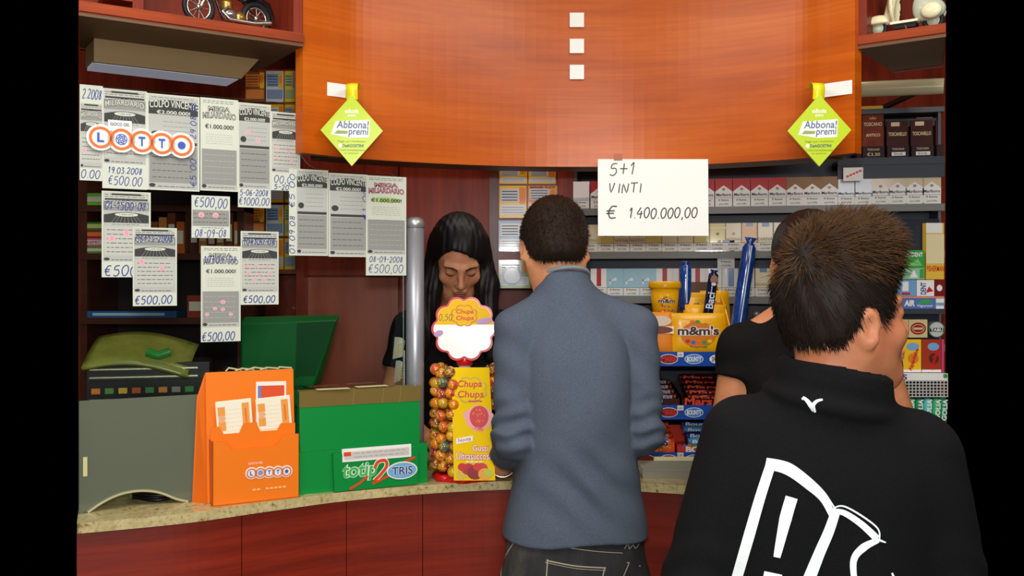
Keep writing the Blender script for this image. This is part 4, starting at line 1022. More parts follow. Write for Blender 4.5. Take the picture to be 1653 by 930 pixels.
def slip(x, z, w, h, y, label, kind, tilt):
    Rm = Matrix.Rotation(ang, 4, 'Z'); o = Rm @ Vector((x, y, z))
    s = thing('play_slip', label, 'slip', (q.x+o.x, q.y+o.y, TOP+o.z), ang, 'slips in the orange dispenser')
    s.rotation_euler = (-.10, tilt, ang)
    cream = mat('slip_paper', c(246, 240, 218), .5)
    for k in range(3): MB().box(k*.0012, w+k*.0012, k*.0012, k*.0012+.0008, k*.001, h+k*.001, cream if kind == 'w' else sign_white).build('sheet', s)
    b = MB()
    if kind == 'w':
        b.rect(w*.05, w*.26, h*.32, h*.88, mat('slip_orange', c(238, 160, 70), .5), .0003); b.rect(w*.74, w*.95, h*.25, h*.93, mat('slip_orange', c(238, 160, 70), .5), .0003)
        b.text('LOTTO', w*.06, h*.5, w*.18, h*.2, sign_white, .0006, rot=PI/2); b.rect(w*.82, w*.87, h*.40, h*.80, orange, .0006)
        for i in range(6): b.rect(w*.28, w*.72, h*(.30+.1*i), h*(.305+.1*i), mat('slip_line', c(238, 206, 160), .5), .0003)
        b.rect(w*.04, w*.96, h*.22, h*.235, mat('slip_line2', c(238, 196, 130), .5), .0003)
    else:
        b.rect(w*.06, w*.94, h*.06, h*.90, mat('slip_red', c(226, 84, 40), .5), .0003); b.rect(w*.06, w*.17, h*.06, h*.90, mat('slip_blue', c(120, 130, 190), .5), .0005)
        b.oval(w*.36, h*.42, w*.10, w*.10, sign_white, .0006, 20, w*.03); b.ribbon([(w*.76, h*.3), (w*.80, h*.42), (w*.74, h*.50), (w*.80, h*.60)], w*.03, sign_white, .0006)
    b.build('print', s)
slip(-.080, .132, .080, .098, .006, 'cream play slips with orange edges in the dispenser pocket nearer the glass end', 'w', -.05)
slip(.012, .138, .080, .094, .006, 'cream play slips with orange edges in front of the red card', 'w', -.05)
slip(.010, .176, .072, .096, .022, 'red and white slip with a blue strip, tallest in the dispenser', 'r', .03)

# green low dispenser with taped box and front tray
gr = mat('green_plastic', c(14, 142, 62), .35, coat=.2); gr_d = mat('green_plastic_dark', c(10, 104, 50), .4); tape = mat('brown_packing_tape', c(122, 104, 56), .25)
q2 = G(577, 450, .066); a2 = .44
t = thing('coupon_dispenser', 'green plastic coupon dispenser with taped lid and front tray on the counter', 'dispenser', (q2.x, q2.y, TOP), a2)
W2 = .160
b = MB(); b.add([(-W2, .018, 0), (W2-.014, .018, 0), (W2-.014, .050, 0), (-W2, .050, 0), (-W2, .020, .243), (W2-.014, .020, .243), (W2-.014, .052, .243), (-W2, .052, .243)], [(0, 3, 2, 1), (4, 5, 6, 7), (0, 1, 5, 4), (1, 2, 6, 5), (2, 3, 7, 6), (3, 0, 4, 7)], gr); b.build('box', t, bevel=.003)
b = MB(); x0, x1 = -W2-.001, W2-.012
b.add([(x0, .0185, .206), (x1, .0185, .206), (x1, .0187, .2446), (x0, .0187, .2446)], [(0, 1, 2, 3)], tape)
b.add([(x0, .0187, .2446), (x1, .0187, .2446), (x1, .052, .2446), (x0, .052, .2446)], [(0, 1, 2, 3)], tape)
b.add([(x1-.0012, .0185, .206), (x1-.0010, .05, .206), (x1-.0010, .05, .2446), (x1-.0012, .0187, .2446)], [(0, 1, 2, 3)], tape)
for x in (-.03, .045, .09): b.add([(x, .0181, .206), (x+.0012, .0181, .206), (x+.005, .0183, .2446), (x+.0038, .0183, .2446)], [(0, 1, 2, 3)], mat('tape_fold', c(150, 134, 88), .25))
b.build('packing_tape', t)
b = MB(); b.prism([(-W2-.004, 0), (W2, 0), (W2, .100), (-W2-.004, .100)], .006, .0165, gr); b.box(W2-.012, W2, .0165, .05, 0, .100, gr); b.build('tray', t, bevel=.003)
x0, x1 = -.082, .128
b = MB(); b.prism([(x0, .002), (x1, .002), (x1+.004, .090), (x1-.012, .090), (x1-.022, .072), (x0+.03, .072), (x0+.016, .096), (x0-.004, .096)], -.008, .0055, gr); b.build('front_pocket', t, bevel=.002)
b = MB(); d = .0088
gp = mat('bright_green_print', c(70, 190, 90), .45); rp = mat('red_orange_print', c(226, 78, 34), .4); bp = mat('sky_blue_print', c(120, 180, 226), .4); wp = sign_white
b.text('totip', -.066, .022, .088, .046, wp, d, .06, shear=.10); b.text('totip', -.066, .023, .088, .044, gp, d+.0006, .02, shear=.10)
b.build('lettering', t)
b = MB(); two = smooth_line([(.018, .052), (.026, .066), (.044, .068), (.048, .054), (.034, .036), (.016, .020)], 6)
b.ribbon(two, .012, wp, d+.0008); b.ribbon(two, .008, rp, d+.0012); b.ribbon([(.012, .014), (.030, .020), (.064, .034)], .006, rp, d+.0012); b.ribbon([(-.045, .006), (-.02, .018), (0, .034)], .006, rp, d+.0011); b.ribbon([(.08, .056), (.122, .070)], .006, rp, d+.0011); b.build('red_numeral', t)
b = MB(); b.oval(.088, .040, .040, .022, wp, d+.0014, 28); b.oval(.088, .040, .037, .019, bp, d+.0018, 28); b.text('TRIS', .060, .029, .056, .022, wp, d+.0022, .05); b.text('TRIS', .061, .030, .054, .020, mat('navy_print', c(40, 70, 130), .4), d+.0026, .015); b.build('oval_badge', t)
o = Matrix.Rotation(a2, 4, 'Z') @ Vector((-.064, .0006, .060))
s = thing('coupon_stack', 'white printed coupons standing in the front pocket of the green dispenser', 'coupons', (q2.x+o.x, q2.y-.0+o.y, TOP+o.z), a2)
for k in range(3): MB().box(.001*k, .176, -.0086-.0006*k+.0, -.0083-.0006*k, .012, .044-.003*k, wp).build('sheet', s)
b = MB(); b.rect(.006, .170, .018, .036, mat('coupon_grey', c(214, 206, 200), .5), .0104); b.rect(.004, .022, .026, .036, rp, .0107); scrawl(b, .03, .018, .13, .018, g1, 2, .0107, .0012); b.build('print', s)

# dark green terminal behind the glass, its screen tilted away
q3 = P(470, 450, 2.66); a3 = .12
t = thing('lottery_terminal', 'dark green terminal with tilted screen hood behind the glass screen', 'terminal', (q3.x, q3.y, TOP), a3)
b = MB()
v = [(-.135, -.02, .395), (.125, -.02, .400), (.060, .0, .215), (-.135, .0, .215), (-.135, .05, .41), (.132, .05, .415), (.075, .10, .215), (-.135, .10, .215)]
b.add(v, [(3, 2, 1, 0), (4, 5, 6, 7), (0, 1, 5, 4), (1, 2, 6, 5), (2, 3, 7, 6), (3, 0, 4, 7)], mat('terminal_green', c(12, 116, 52), .38)); b.build('screen_hood', t, bevel=.006)
b = MB(); b.add([(.018, -.0215, .394), (.121, -.0215, .398), (.056, -.0005, .222), (.010, -.0005, .222)], [(3, 2, 1, 0)], mat('terminal_green_deep', c(8, 84, 40), .35)); b.build('hood_panel', t)
b = MB(); b.box(-.07, .03, .01, .10, .10, .22, gr_d); b.lathe([(.06, .0), (.058, .02), (.045, .04), (.0, .05)], gr_d, 24, (.02, .02, .165)); b.build('neck', t, bevel=.004)
b = MB(); b.box(-.15, .16, -.02, .16, 0, .11, gr_d); b.build('base', t, bevel=.01)
# loose papers on top of the green box
for k, (px, dz, r) in enumerate(((530, .002, .4), (592, .0035, .46))):
    z = TOP+.2462+.0011*k; qq = G(px, 450, .034); s = MB(); s.box(-.04, .04, -.014, .014, 0, .0008, mat('receipt_paper_%d' % k, c(206, 196, 150), .6)); o = s.build('receipt', None, (qq.x, qq.y, z), r)
    tag(o, ['pale receipt lying on the green dispenser lid, the one nearer the orange dispenser', 'pale receipt lying on the green dispenser lid, the one nearer the post'][k], 'receipt', 'receipts on the green dispenser')
# curled printed receipts beside the post
rp_ = mat('ticket_paper_yellow', c(226, 196, 120), .6)
for k, (px, py) in enumerate(((641, 562), (643, 600))):
    qq = P(px, py, 2.60); b = MB(); n = 9; v = []; f = []
    for i in range(n+1):
        u = i/n; x = -.012+.036*u-.010*u*u*(k+1); y = .02*math.sin(u*2.4)
        v += [(x, y, -.030+.006*u), (x+.006, y-.004, .030-.012*u*u)]
    for i in range(n): f.append((2*i, 2*i+2, 2*i+3, 2*i+1))
    b.add(v, f, paper, True); b.add([(x, y-.0006, z) for x, y, z in v], [tuple(reversed(q)) for q in f], paper, True)
    for i in range(5):
        zz = -.02+.007*i; b.add([(-.006, .006-.0016, zz), (.014, .0155-.0025, zz+.002), (.014, .0155-.0025, zz+.005), (-.006, .006-.0016, zz+.003)], [(0, 1, 2, 3)], rp_)
    o = b.build('curled_receipt', None, qq)
    tag(o, ['curled printed receipt clipped beside the metal post, upper one', 'curled printed receipt clipped beside the metal post, lower one'][k], 'receipt', 'curled receipts by the post')
b = MB(); qq = P(652, 450, 2.62); b.lathe([(.03, 0), (.03, .004), (.004, .006), (.003, .32)], steel, 20); o = b.build('receipt_spike', None, (qq.x, qq.y, TOP)); tag(o, 'thin metal receipt stand behind the aluminium post', 'receipt stand')

# black cable coil under the arch of the glass
t = MB()
for k in range(8):
    a0 = rnd.uniform(0, 6); rr = .048+.003*(k % 5); qq = P(236+2*k, 450, 2.182)
    t.tube([(qq.x-.006+rr*1.0*math.cos(a0+i*.35), qq.y+.070+rr*.75*math.sin(a0+i*.35), TOP+.006+.0055*k+.002*math.sin(i)) for i in range(20)], .0045, black_plain, 8)
o = t.build('cable_coil'); tag(o, 'coil of black cable lying on the worktop under the arched glass opening', 'cable')

# ================================================================ lollipop stand
yel = mat('banner_yellow', c(252, 212, 4), .6, spec=.12); red = mat('stand_red', c(208, 22, 24), .3, coat=.3); redp = mat('print_red', c(214, 34, 44), .4)
CHY = 2.505; qc = P(750, 450, CHY)
t = thing('lollipop_stand', 'red lollipop stand with yellow banner and flower-shaped sign on the counter', 'display stand', (qc.x, qc.y, TOP))
b = MB(); b.lathe([(.085, 0), (.085, .008), (.07, .014), (.02, .018), (0, .018)], red, 40)
for a in (-2.4, -1.57, -.74): b.lathe([(.026, 0), (.026, .012), (.02, .016), (0, .016)], red, 20, (.066*math.cos(a), .066*math.sin(a), 0))
b.build('base', t)
b = MB(); b.lathe([(.016, .016), (.016, .29), (.013, .292)], mat('clear_column', c(206, 200, 196), .3), 20); b.build('column', t)
b = MB(); b.lathe([(.020, .290), (.022, .300), (.020, .318), (.011, .330), (.009, .350), (0, .352)], red, 24); b.build('stem', t)
for k in range(10):
    b = MB(); b.lathe([(.034, .018+.0275*k), (.034, .022+.0275*k), (.016, .022+.0275*k)], mat('rack_white_%d' % k, c(216, 210, 206), .35), 20); b.build('rack_disc', t)
# flower sign: ten petals
def flower(R, n, amp, m=8, ph=0.0): return [((R+amp*abs(math.sin(n*(a+ph)/2))**.8)*math.cos(a), (R+amp*abs(math.sin(n*(a+ph)/2))**.8)*math.sin(a)) for a in [2*PI*i/(n*m) for i in range(n*m)]]
zc = zat(531, CHY-.02)-TOP
sgn = MB(); fl_ = flower(.0735, 10, .012, 9, .31); sgn.prism(fl_, -.012, 0, red); o = sgn.build('flower_sign', t, (0, -.010, zc), bevel=.002); o.rotation_euler = (-.03, 0, 0)
face_y = mat('sign_yellow', c(250, 196, 20), .5, spec=.2)
gw = mat('flash_glare_face', c(250, 250, 248), .22, spec=.8, coat=.5)  # flash glare burnt to white, painted as the sign's lower half
b = MB(); b.prism([(x*.93, z*.93) for x, z in fl_], -.0135, -.0122, gw); b.build('glare_face', o)
up = [(x*.925, z*.925) for x, z in fl_ if z > -.002]
b = MB(); cutz = .008; ups = [(x, z) for x, z in [(x*.925, z*.925) for x, z in fl_] if z > cutz]
b.poly(ups, face_y, .0140); b.build('yellow_face', o)
b = MB(); cl = flower(.026, 8, .006, 8); b.poly([(x*1.12, z*.92+.034) for x, z in cl], mat('logo_outline', c(200, 120, 30), .4), .0144); b.poly([(x*1.02, z*.84+.034) for x, z in cl], face_y, .0148)
b.text('Chupa', -.022, .036, .046, .015, redp, .0153, .02, shear=.1); b.text('Chups', -.022, .019, .046, .015, redp, .0153, .02, shear=.1); b.build('logo', o)
b = MB(); b.hand('0,50', -.066, .022, .036, .016, mat('grey_felt_pen', c(90, 90, 84), .5), .0146, .0014); b.build('price_handwriting', o)
vio = mat('violet_print', c(190, 150, 200), .4)
for sx, z, r in ((.052, .020, .2), (-.066, -.012, -.2)):
    b = MB(); b.poly([(sx+(.020 if sx > 0 else .012)*math.cos(a), z+.008*math.sin(a)+.003*math.cos(a)) for a in [2*PI*i/16 for i in range(16)]], vio, .0149); b.build('candy_print', o)
# banner hanging on the front
BW = .052; bz0, bz1 = .010, .292; bxo = .030
def bx(u, v): return (bxo-.012*v+u*(BW-.004*v), bz0+(bz1-bz0)*v)     # banner coordinates u -1..1, v 0..1
bd = .100
pts = [bx(-1, 0), bx(1, 0), bx(1, 1), bx(-1, 1)]
ban = MB(); ban.prism(pts, -.0012, 0, yel); bo = ban.build('banner', t, (0, -bd, 0)); bo.rotation_euler = (-.10, 0, 0); bo['label'] = 'yellow banner'
b = MB(); x, z = bx(-.05, .80); cl = flower(.030, 8, .007, 8)
b.poly([(x+p*1.22, z+r*.92) for p, r in cl], mat('logo_ring', c(196, 168, 40), .4), .0018); b.poly([(x+p*1.12, z+r*.83) for p, r in cl], yel, .0022)
b.text('Chupa', x-.033, z+.002, .062, .022, redp, .0028, .02, shear=.1); b.text('Chups', x-.033, z-.024, .066, .022, redp, .0028, .02, shear=.1); b.ribbon([(x-.005, z-.029), (x+.02, z-.027), (x+.03, z-.029)], .003, redp, .0028); b.build('logo', bo)
b = MB(); x, z = bx(.35, .56)
b.poly([(x-.002+.036*math.cos(a)*(1+.12*math.sin(5*a)), z+.030*math.sin(a)*(1+.12*math.cos(7*a))-.002) for a in [2*PI*i/40 for i in range(40)]], mat('splash_pink', c(246, 170, 176), .4), .0018)
b.poly([(x+(.024*math.cos(a)), z+.002+.026*math.sin(a)-(.0 if math.sin(a) > 0 else .004*abs(math.sin(a)))) for a in [2*PI*i/24 for i in range(24)]], redp, .0022)
for i in range(16): b.oval(x+rnd.uniform(-.016, .016), z+rnd.uniform(-.016, .018), .0011, .0015, yel, .0026, 6)
for i in range(6): a = .3+i*.45; b.poly([(x-.004, z-.024), (x+.016*math.cos(PI+a), z-.026-.014*abs(math.sin(a))), (x+.002+.012*math.cos(PI+a), z-.030)], mat('leaf_red_%d' % i, c(232, 110, 120), .4), .0024)
b.build('strawberry_print', bo)
b = MB(); x, z = bx(-.45, .34); b.add([(x-.020, -.0019, z-.006), (x+.022, -.0019, z+.002), (x+.022, -.0019, z+.016), (x-.020, -.0019, z+.008)], [(0, 1, 2, 3)], sign_white); b.text('Novità', x-.015, z+.0015, .032, .008, redp, .0024, .01, shear=.1, rot=.16)
x, z = bx(.28, .285); b.text('Gusti', x-.018, z-.009, .042, .018, redp, .0024, .05); b.text('Gusti', x-.017, z-.008, .040, .016, sign_white, .0029, .01)
x, z = bx(-.02, .215); b.text('Ultrasuccosi', x-.044, z-.010, .088, .020, redp, .0024, .06); b.text('Ultrasuccosi', x-.043, z-.009, .086, .018, sign_white, .0029, .01); [b.rect(x-.018+.011*i, x-.010+.011*i, z-.016, z-.013, sign_white, .0026) for i in range(4)]; b.build('lettering', bo)
b = MB(); fr = [(-.75, .04, .016, (226, 190, 60)), (-.35, .10, .018, (196, 30, 30)), (.05, .05, .022, (150, 20, 26)), (.45, .11, .016, (214, 60, 40)), (.62, .05, .018, (240, 170, 50)), (.85, .07, .012, (190, 206, 60)), (-.7, .12, .012, (206, 36, 30)), (.2, .12, .012, (220, 40, 36))]
for k, (u, v, r, cc) in enumerate(fr):
    x, z = bx(u*.82, v); z = max(z, bz0+r*.9); b.oval(x, z, r*.95, r*.8, mat('fruit_%d' % k, c(*cc), .4), .0018+.0002*k, 18)
b.build('fruit_print', bo)
# lollipops: wrapped balls in rows, sticks inside the rack
lcols = [(214, 66, 30), (236, 120, 30), (190, 180, 40), (226, 150, 30), (70, 110, 90), (200, 40, 50), (230, 176, 60), (120, 60, 60), (240, 140, 50), (210, 90, 40)]
lm = [noise_mat('wrapper_%d' % i, [(0.35, c(*a)), (0.5, c(*lcols[(i+3) % 10])), (0.62, c(*lcols[(i*3+1) % 10]))], 70, rough=.18, spec=.7, detail=2, coat=.5) for i, a in enumerate(lcols)]
daisy = mat('daisy_yellow', c(250, 196, 40), .25); stickm = mat('stick_white', c(236, 234, 228), .4)
protos = []
for i in range(10):
    me_b = MB(); r = .0148
    me_b.ell((0, -.050, 0), (r, r, r), lm[i], 18, 12)
    me_b.lathe([(.0006, 0), (.011, .004), (.0065, .010), (.0035, .014)], lm[i], 10, (0, -.050+.0125, 0), True, 'y')
    ball = me_b; 
    protos.append(ball)
lp = []
rows = 10; n_l = 0
spots = []
for rI in range(rows):
    z = .278-.0275*rI
    for cI, a in enumerate((2.60, 3.05, 3.50, 3.95, 4.36)):
        spots.append((rI, cI, a+.10*((rI % 2)-.5)+rnd.uniform(-.05, .05), z+rnd.uniform(-.002, .002)))
    if rI < 4: spots.append((rI, 5, -.35+.1*(rI % 2), z)); spots.append((rI, 6, .05+.1*(rI % 2), z))
base = {}
names_c = ['nearest the post', 'second from the post', 'third from the post', 'fourth from the post', 'next to the banner edge', 'beyond the banner', 'outermost beyond the banner']
for rI, cI, a, z in spots:
    k = rnd.randrange(10)
    lab = 'wrapped lollipop in the %s row from the stand top, %s' % (ORD[rI], names_c[cI])
    R1 = .082 if cI in (0, 1, 5, 6) else .078
    p = Vector((qc.x+.028*math.cos(a), qc.y+.028*math.sin(a), TOP+z)); rot = (rnd.uniform(-.12, .12), 0, a+PI/2)
    if k not in base:
        t2 = thing('lollipop', lab, 'lollipop', p, 0, 'lollipops on the stand')
        protos[k].build('candy', t2)
        b = MB(); 
        for j in range(9):
            w = 2*PI*j/9; b.add([(.0012*math.cos(w), -.0652, .0012*math.sin(w)), (.0062*math.cos(w-.22), -.0634, .0062*math.sin(w-.22)), (.0074*math.cos(w), -.0630, .0074*math.sin(w)), (.0062*math.cos(w+.22), -.0634, .0062*math.sin(w+.22))], [(0, 1, 2, 3)], daisy)
        b.build('flower_print', t2)
        b = MB(); b.tube([(0, -.037, 0), (0, -.004, 0)], .0019, stickm, 8); b.build('stick', t2); base[k] = t2; t2.rotation_euler = rot
    else:
        dup(base[k], p, rot, lab)

# ================================================================ on the canopy: shelf wobblers and the handwritten sheet
lime = mat('lime_card', c(190, 214, 18), .35, coat=.3); lime_e = mat('yellow_card', c(236, 226, 30), .35, coat=.3)
greyblue = mat('grey_blue_print', c(92, 112, 150), .4); olive = mat('olive_print', c(120, 130, 40), .5)
def wobbler(px, py, R, flip, label):
    Y = can_y(px)-.075; q = P(px, py, Y)
    t = thing('shelf_wobbler', label, 'wobbler', q, 0, 'diamond wobblers on the canopy')
    dia = [(0, -R*1.04), (R*.90, 0), (0, R*1.04), (-R*.90, 0)]
    b = MB(); b.prism(dia, -.004, .004, lime, lime_e)
    o = b.build('diamond_card', t, bevel=.001); o.rotation_euler = (0, 0, .10*flip)
    b = MB(); d = .0046
    b.text('edicola', -R*.2, R*.50, R*.40, R*.13, sign_white, d, .02); b.text('amica', -R*.12, R*.40, R*.24, R*.08, sign_white, d, .02)
    b.poly([(-R*.46, R*.26), (R*.52, R*.32), (R*.50, -R*.20), (-R*.05, -R*.22), (-R*.60, -R*.12)], sign_white, d)
    b.text('Abbona!', -R*.44, R*.06, R*.92, R*.22, greyblue, d+.0006, .015, shear=.1); b.text('premi', -R*.10, -R*.19, R*.56, R*.25, greyblue, d+.0006, .015, shear=.1)
    b.poly([(-R*.50, -R*.10), (-R*.14, -R*.10), (-R*.10, -R*.02), (-R*.42, R*.0)], mat('banknote_print', c(150, 170, 90), .5), d+.0006)
    b.text('Paga qui i bollettini', -R*.40, -R*.36, R*.80, R*.07, olive, d); b.text('DeAGOSTINI', -R*.26, -R*.49, R*.60, R*.09, mat('navy_lettering', c(30, 90, 110), .5), d, .02); b.oval(-R*.33, -R*.445, R*.05, R*.06, sign_white, d)
    b.text('e ricevi immediatamente', -R*.38, -R*.60, R*.76, R*.06, olive, d); b.text('un premio', -R*.22, -R*.70, R*.42, R*.06, olive, d)
    b.build('lettering', o)
    b = MB()                                              # strap folding back to the sticky pad
    w = R*.17; dy = .066
    path = [(0, .004, R*.92), (0, .0, R*1.25), (0, .010, R*1.40), (0, .030, R*1.44), (0, dy-.004, R*1.38)]
    v = []; f = []
    for i, p in enumerate(smooth_line(path, 4)): v += [(p[0]-w, p[1]-.0015, p[2]), (p[0]+w, p[1]-.0015, p[2]), (p[0]+w, p[1]+.0015, p[2]), (p[0]-w, p[1]+.0015, p[2])]
    n = len(v)//4
    for i in range(n-1):
        for k in range(4): f.append((4*i+k, 4*i+(k+1) % 4, 4*i+4+(k+1) % 4, 4*i+4+k))
    b.add(v, f, lime_e, True); b.build('strap', t)
    x0, x1 = (-R*.66, R*.20) if flip > 0 else (-R*.20, R*.66)
    pa = MB(); pa.box(x0, x1, dy-.003, dy-.001, R*1.10, R*1.50, sign_white); pd = pa.build('sticky_pad', t, bevel=.0008)
    A = np.array(CAN); sl = (can_y(px+20)-can_y(px-20))/((kx(px+20)*can_y(px+20))-(kx(px-20)*can_y(px-20))); pd.rotation_euler = (0, 0, math.atan(sl)*.95)
wobbler(568, 211, .0815, 1, 'lime green diamond wobbler hanging on the canopy end nearer the glass screen')
wobbler(1322, 211, .0815, -1, 'lime green diamond wobbler hanging on the canopy end nearer the cigar boxes')
Y = 2.470; q = P(1054, 257, Y); sw_, sh_ = 178*Y/F, 124*Y/F
t = thing('paper_sheet', 'white paper sheet with handwritten winning sum taped to the canopy edge', 'sheet', q, 0)
MB().box(-sw_/2, sw_/2, -.0004, .0004, -sh_, 0, mat('white_sheet', c(250, 250, 246), .6)).build('sheet', t).rotation_euler = (-.03, 0, 0)
pencil = mat('grey_felt_tip', c(84, 82, 80), .6)
for body, x, z, w, h, lw in (('5+1', .10, .205, .25, .155, .0028), ('VINTI', .095, .44, .31, .125, .0028), ('€', .07, .775, .12, .165, .0034), ('1.400.000,00', .275, .765, .63, .13, .0031)):
    b = MB(); b.hand(body, x*sw_-sw_/2, -z*sh_, w*sw_, h*sh_, pencil, .0012, lw); o = b.build('handwriting', t); o.rotation_euler = (-.03, 0, 0)
b = MB(); b.box(-.112, .117, 2.517, 2.527, 0, 0, pencil) if False else None
b = MB(); b.box(-.010, .012, -.0008, .0, -.004, .014, mat('tape_clear_brown', c(176, 96, 56), .3)); b.build('tape', t, (-sw_*.32, 0, 0))

# ================================================================ cigarette shelves
RC = math.atan(-.2059); SY0 = 3.104
def CS(px, py, off=0.0):
    k = kx(px); Y = SY0/(1+.2059*k); p = P(px, py, Y); return p+Vector((math.sin(RC), -math.cos(RC), 0))*off
C0 = CS(926, 450); CE = CS(1525, 450); LC = (Vector((CE.x-C0.x, CE.y-C0.y))).length
def cu(px): p = CS(px, 450); return Vector((p.x-C0.x, p.y-C0.y)).length
t = thing('shelf_unit', 'charcoal metal shelf unit holding rows of cigarette packs', 'shelf unit', (C0.x, C0.y, 0), RC)
navy = mat('dark_slate_panel', c(40, 46, 60), .45)
SZ = [1.913, 1.773, 1.635, 1.495, 1.357, 1.217, 1.08]
b = MB(); b.box(0, LC-.001, .13, .14, .9, 2.06, navy); b.build('back_panel', t)
for u in (0.004, LC-.012): MB().box(u-.004, u+.004, .01, .13, .9, 2.06, charcoal).build('side_panel', t)
MB().box(0, LC-.001, 0.0, .13, 2.045, 2.06, charcoal).build('top_panel', t)
for i, z in enumerate(SZ):
    u0 = cu(1352) if i == 0 else 0.0
    MB().box(u0, LC-.001, .0, .13, z-.012, z-.001, charcoal).build('shelf', t)
    MB().box(u0, LC-.001, -.006, .0, z-.022, z-.0005, rail_grey if i else navy).build('price_rail', t)
MB().box(cu(1352), LC-.001, -.002, .004, SZ[0]-.062, SZ[0]-.022, navy).build('fascia_strip', t)
b = MB(); b.box(.02, cu(960), .02, .06, 1.925, 1.940, mat('shelf_lamp_cream', c(226, 214, 160), .5)); b.build('lamp_strip', t)

warn = mat('warning_label', c(226, 226, 220), .4); blk = ink
film = mat('cellophane_white', c(240, 240, 238), .25, coat=.4)
def pk(base, top=None, chevron=False, word='', wcol=ink, emblem=None, stripe=None, h=.087, w=.0515, shear=0.0):
    """a cigarette pack with its printed face, one mesh; bottom at z=0"""
    b = MB(); b.box(-w/2, w/2, -.011, .011, 0, h, base); d = .0114
    if top is not None:
        b.rect(-w/2, w/2, h*.40, h, top, d)
        b.add([(-w/2, -.0112, h+.0002), (w/2, -.0112, h+.0002), (w/2, .011, h+.0002), (-w/2, .011, h+.0002)], [(0, 1, 2, 3)], top)
        if chevron: b.poly([(-w/2, h*.40), (w/2, h*.40), (w/2, h*.54), (0, h*.76), (-w/2, h*.54)], base, d+.0002)
    if stripe:
        for x0, x1, z0, z1, m in stripe: b.rect(x0*w, x1*w, z0*h, z1*h, m, d+.0001)
    if emblem: b.oval(0, h*.62, w*.10, h*.05, emblem, d+.0004, 12)
    if word: b.text(word, -w*.44, h*.38, w*.88, h*.10, wcol, d+.0005, .02)
    b.rect(-w*.47, w*.47, h*.03, h*.30, warn, d+.0003); b.rect(-w*.48, w*.48, h*.305, h*.315, blk, d+.0004)
    b.text('Il fumo', -w*.30, h*.205, w*.6, h*.065, blk, d+.0005, .02); b.text('uccide', -w*.28, h*.07, w*.56, h*.07, blk, d+.0005, .0)
    return b
wht = mat('pack_white', c(232, 232, 230), .4); redk = mat('pack_red', c(176, 16, 26), .4); gold = mat('pack_gold', c(134, 94, 46), .4)
silv = mat('pack_silver', c(196, 202, 212), .28, coat=.3); beige = mat('pack_beige', c(206, 186, 150), .3, coat=.3); crm = mat('pack_cream', c(226, 218, 178), .35, coat=.3)
yelo = mat('pack_pale_yellow', c(222, 206, 120), .35, coat=.3); org = mat('pack_orange', c(222, 160, 84), .35, coat=.3); lbl = mat('pack_light_blue', c(150, 196, 214), .35, coat=.3)
blu = mat('pack_blue', c(80, 110, 170), .35, coat=.3); tan_ = mat('pack_tan', c(206, 150, 100), .35)
greym = mat('crest_grey', c(150, 140, 120), .4)
PK = {
 'red': (pk(wht, redk, True, 'Marlboro', emblem=greym), 'red-topped white cigarette pack'),
 'gold': (pk(wht, gold, True, 'Marlboro', emblem=greym), 'gold-brown topped cigarette pack'),
 'silver': (pk(silv, None, False, 'Marlboro', h=.080), 'plain silver cigarette pack'),
 'beige': (pk(wht, beige, True, 'Marlboro', emblem=greym), 'beige-topped cigarette pack'),
 'cream': (pk(crm, None, False, '', emblem=tan_), 'cream cigarette pack'),
 'yellow': (pk(yelo, None, False, '', stripe=[(-.5, .5, .8, .86, crm)], emblem=greym), 'pale yellow cigarette pack'),
 'orange': (pk(org, None, False, '', stripe=[(-.2, .2, .88, 1.0, blu)]), 'orange cigarette pack'),
 'tan': (pk(crm, None, False, 'NAZIONALI', wcol=greym, emblem=tan_), 'cream cigarette pack with orange emblem'),
 'blue_tab': (pk(crm, None, False, 'DIANA', wcol=greym, stripe=[(-.2, .22, .86, 1.0, blu)]), 'cream cigarette pack with blue tab'),
 'blue_eagle': (pk(crm, None, False, '', stripe=[(-.32, .30, .55, .70, blu), (-.1, .5, .68, .74, blu)]), 'cream cigarette pack with blue emblem'),
 'light_blue': (pk(lbl, None, False, '', stripe=[(-.34, .10, .55, .60, wht), (-.34, -.26, .42, .60, wht)], emblem=wht), 'light blue cigarette pack'),
 'red_band': (pk(wht, None, False, '', stripe=[(-.12, .16, .36, 1.0, redk)]), 'white cigarette pack with red band'),
 'blue_band': (pk(wht, None, False, '', stripe=[(-.12, .22, .36, 1.0, blu), (-.3, -.2, .36, 1.0, silv)]), 'white cigarette pack with blue band'),
 'clear': (pk(silv, film, False, ''), 'clear-wrapped pale cigarette pack'),
}
PKO = {}
def place(kind, px, row, name_row, idx, lift=0.0, depth=.0, tail=None):
    u = cu(px); p = Vector((C0.x, C0.y, 0))+Vector((math.cos(RC), math.sin(RC), 0))*u+Vector((-math.sin(RC), math.cos(RC), 0))*(.016+depth)
    p.z = SZ[row]+lift
    lab = '%s on the %s shelf, %s' % (PK[kind][1], name_row, tail or ORD[idx]+' of its row')
    if kind not in PKO:
        o = PK[kind][0].build('cigarette_pack', None, p, RC); tag(o, lab, 'cigarette pack', 'cigarette packs on the shelves'); PKO[kind] = o
    else:
        o = dup(PKO[kind], p, (0, 0, RC), lab)
    return o
r1 = [('clear', 908+30)]+[('red', x) for x in (962, 991, 1020, 1049, 1078, 1107, 1136, 1151+14, 1199, 1227, 1254)]
r1 = [('clear', 939), ('red', 966), ('red', 1157), ('red', 1176+2), ('red', 1203), ('red', 1230), ('red', 1256)]
x = 966; r1 = [('clear', 938)]
for i in range(11): r1.append(('red', x)); x += 28.9
for k in ('gold', 'gold', 'gold', 'silver', 'silver', 'beige', 'beige', 'beige', 'beige', 'beige'):
    r1.append((k, x)); x += 27.6
r1 = [(k, p) for k, p in r1 if p < 1512]
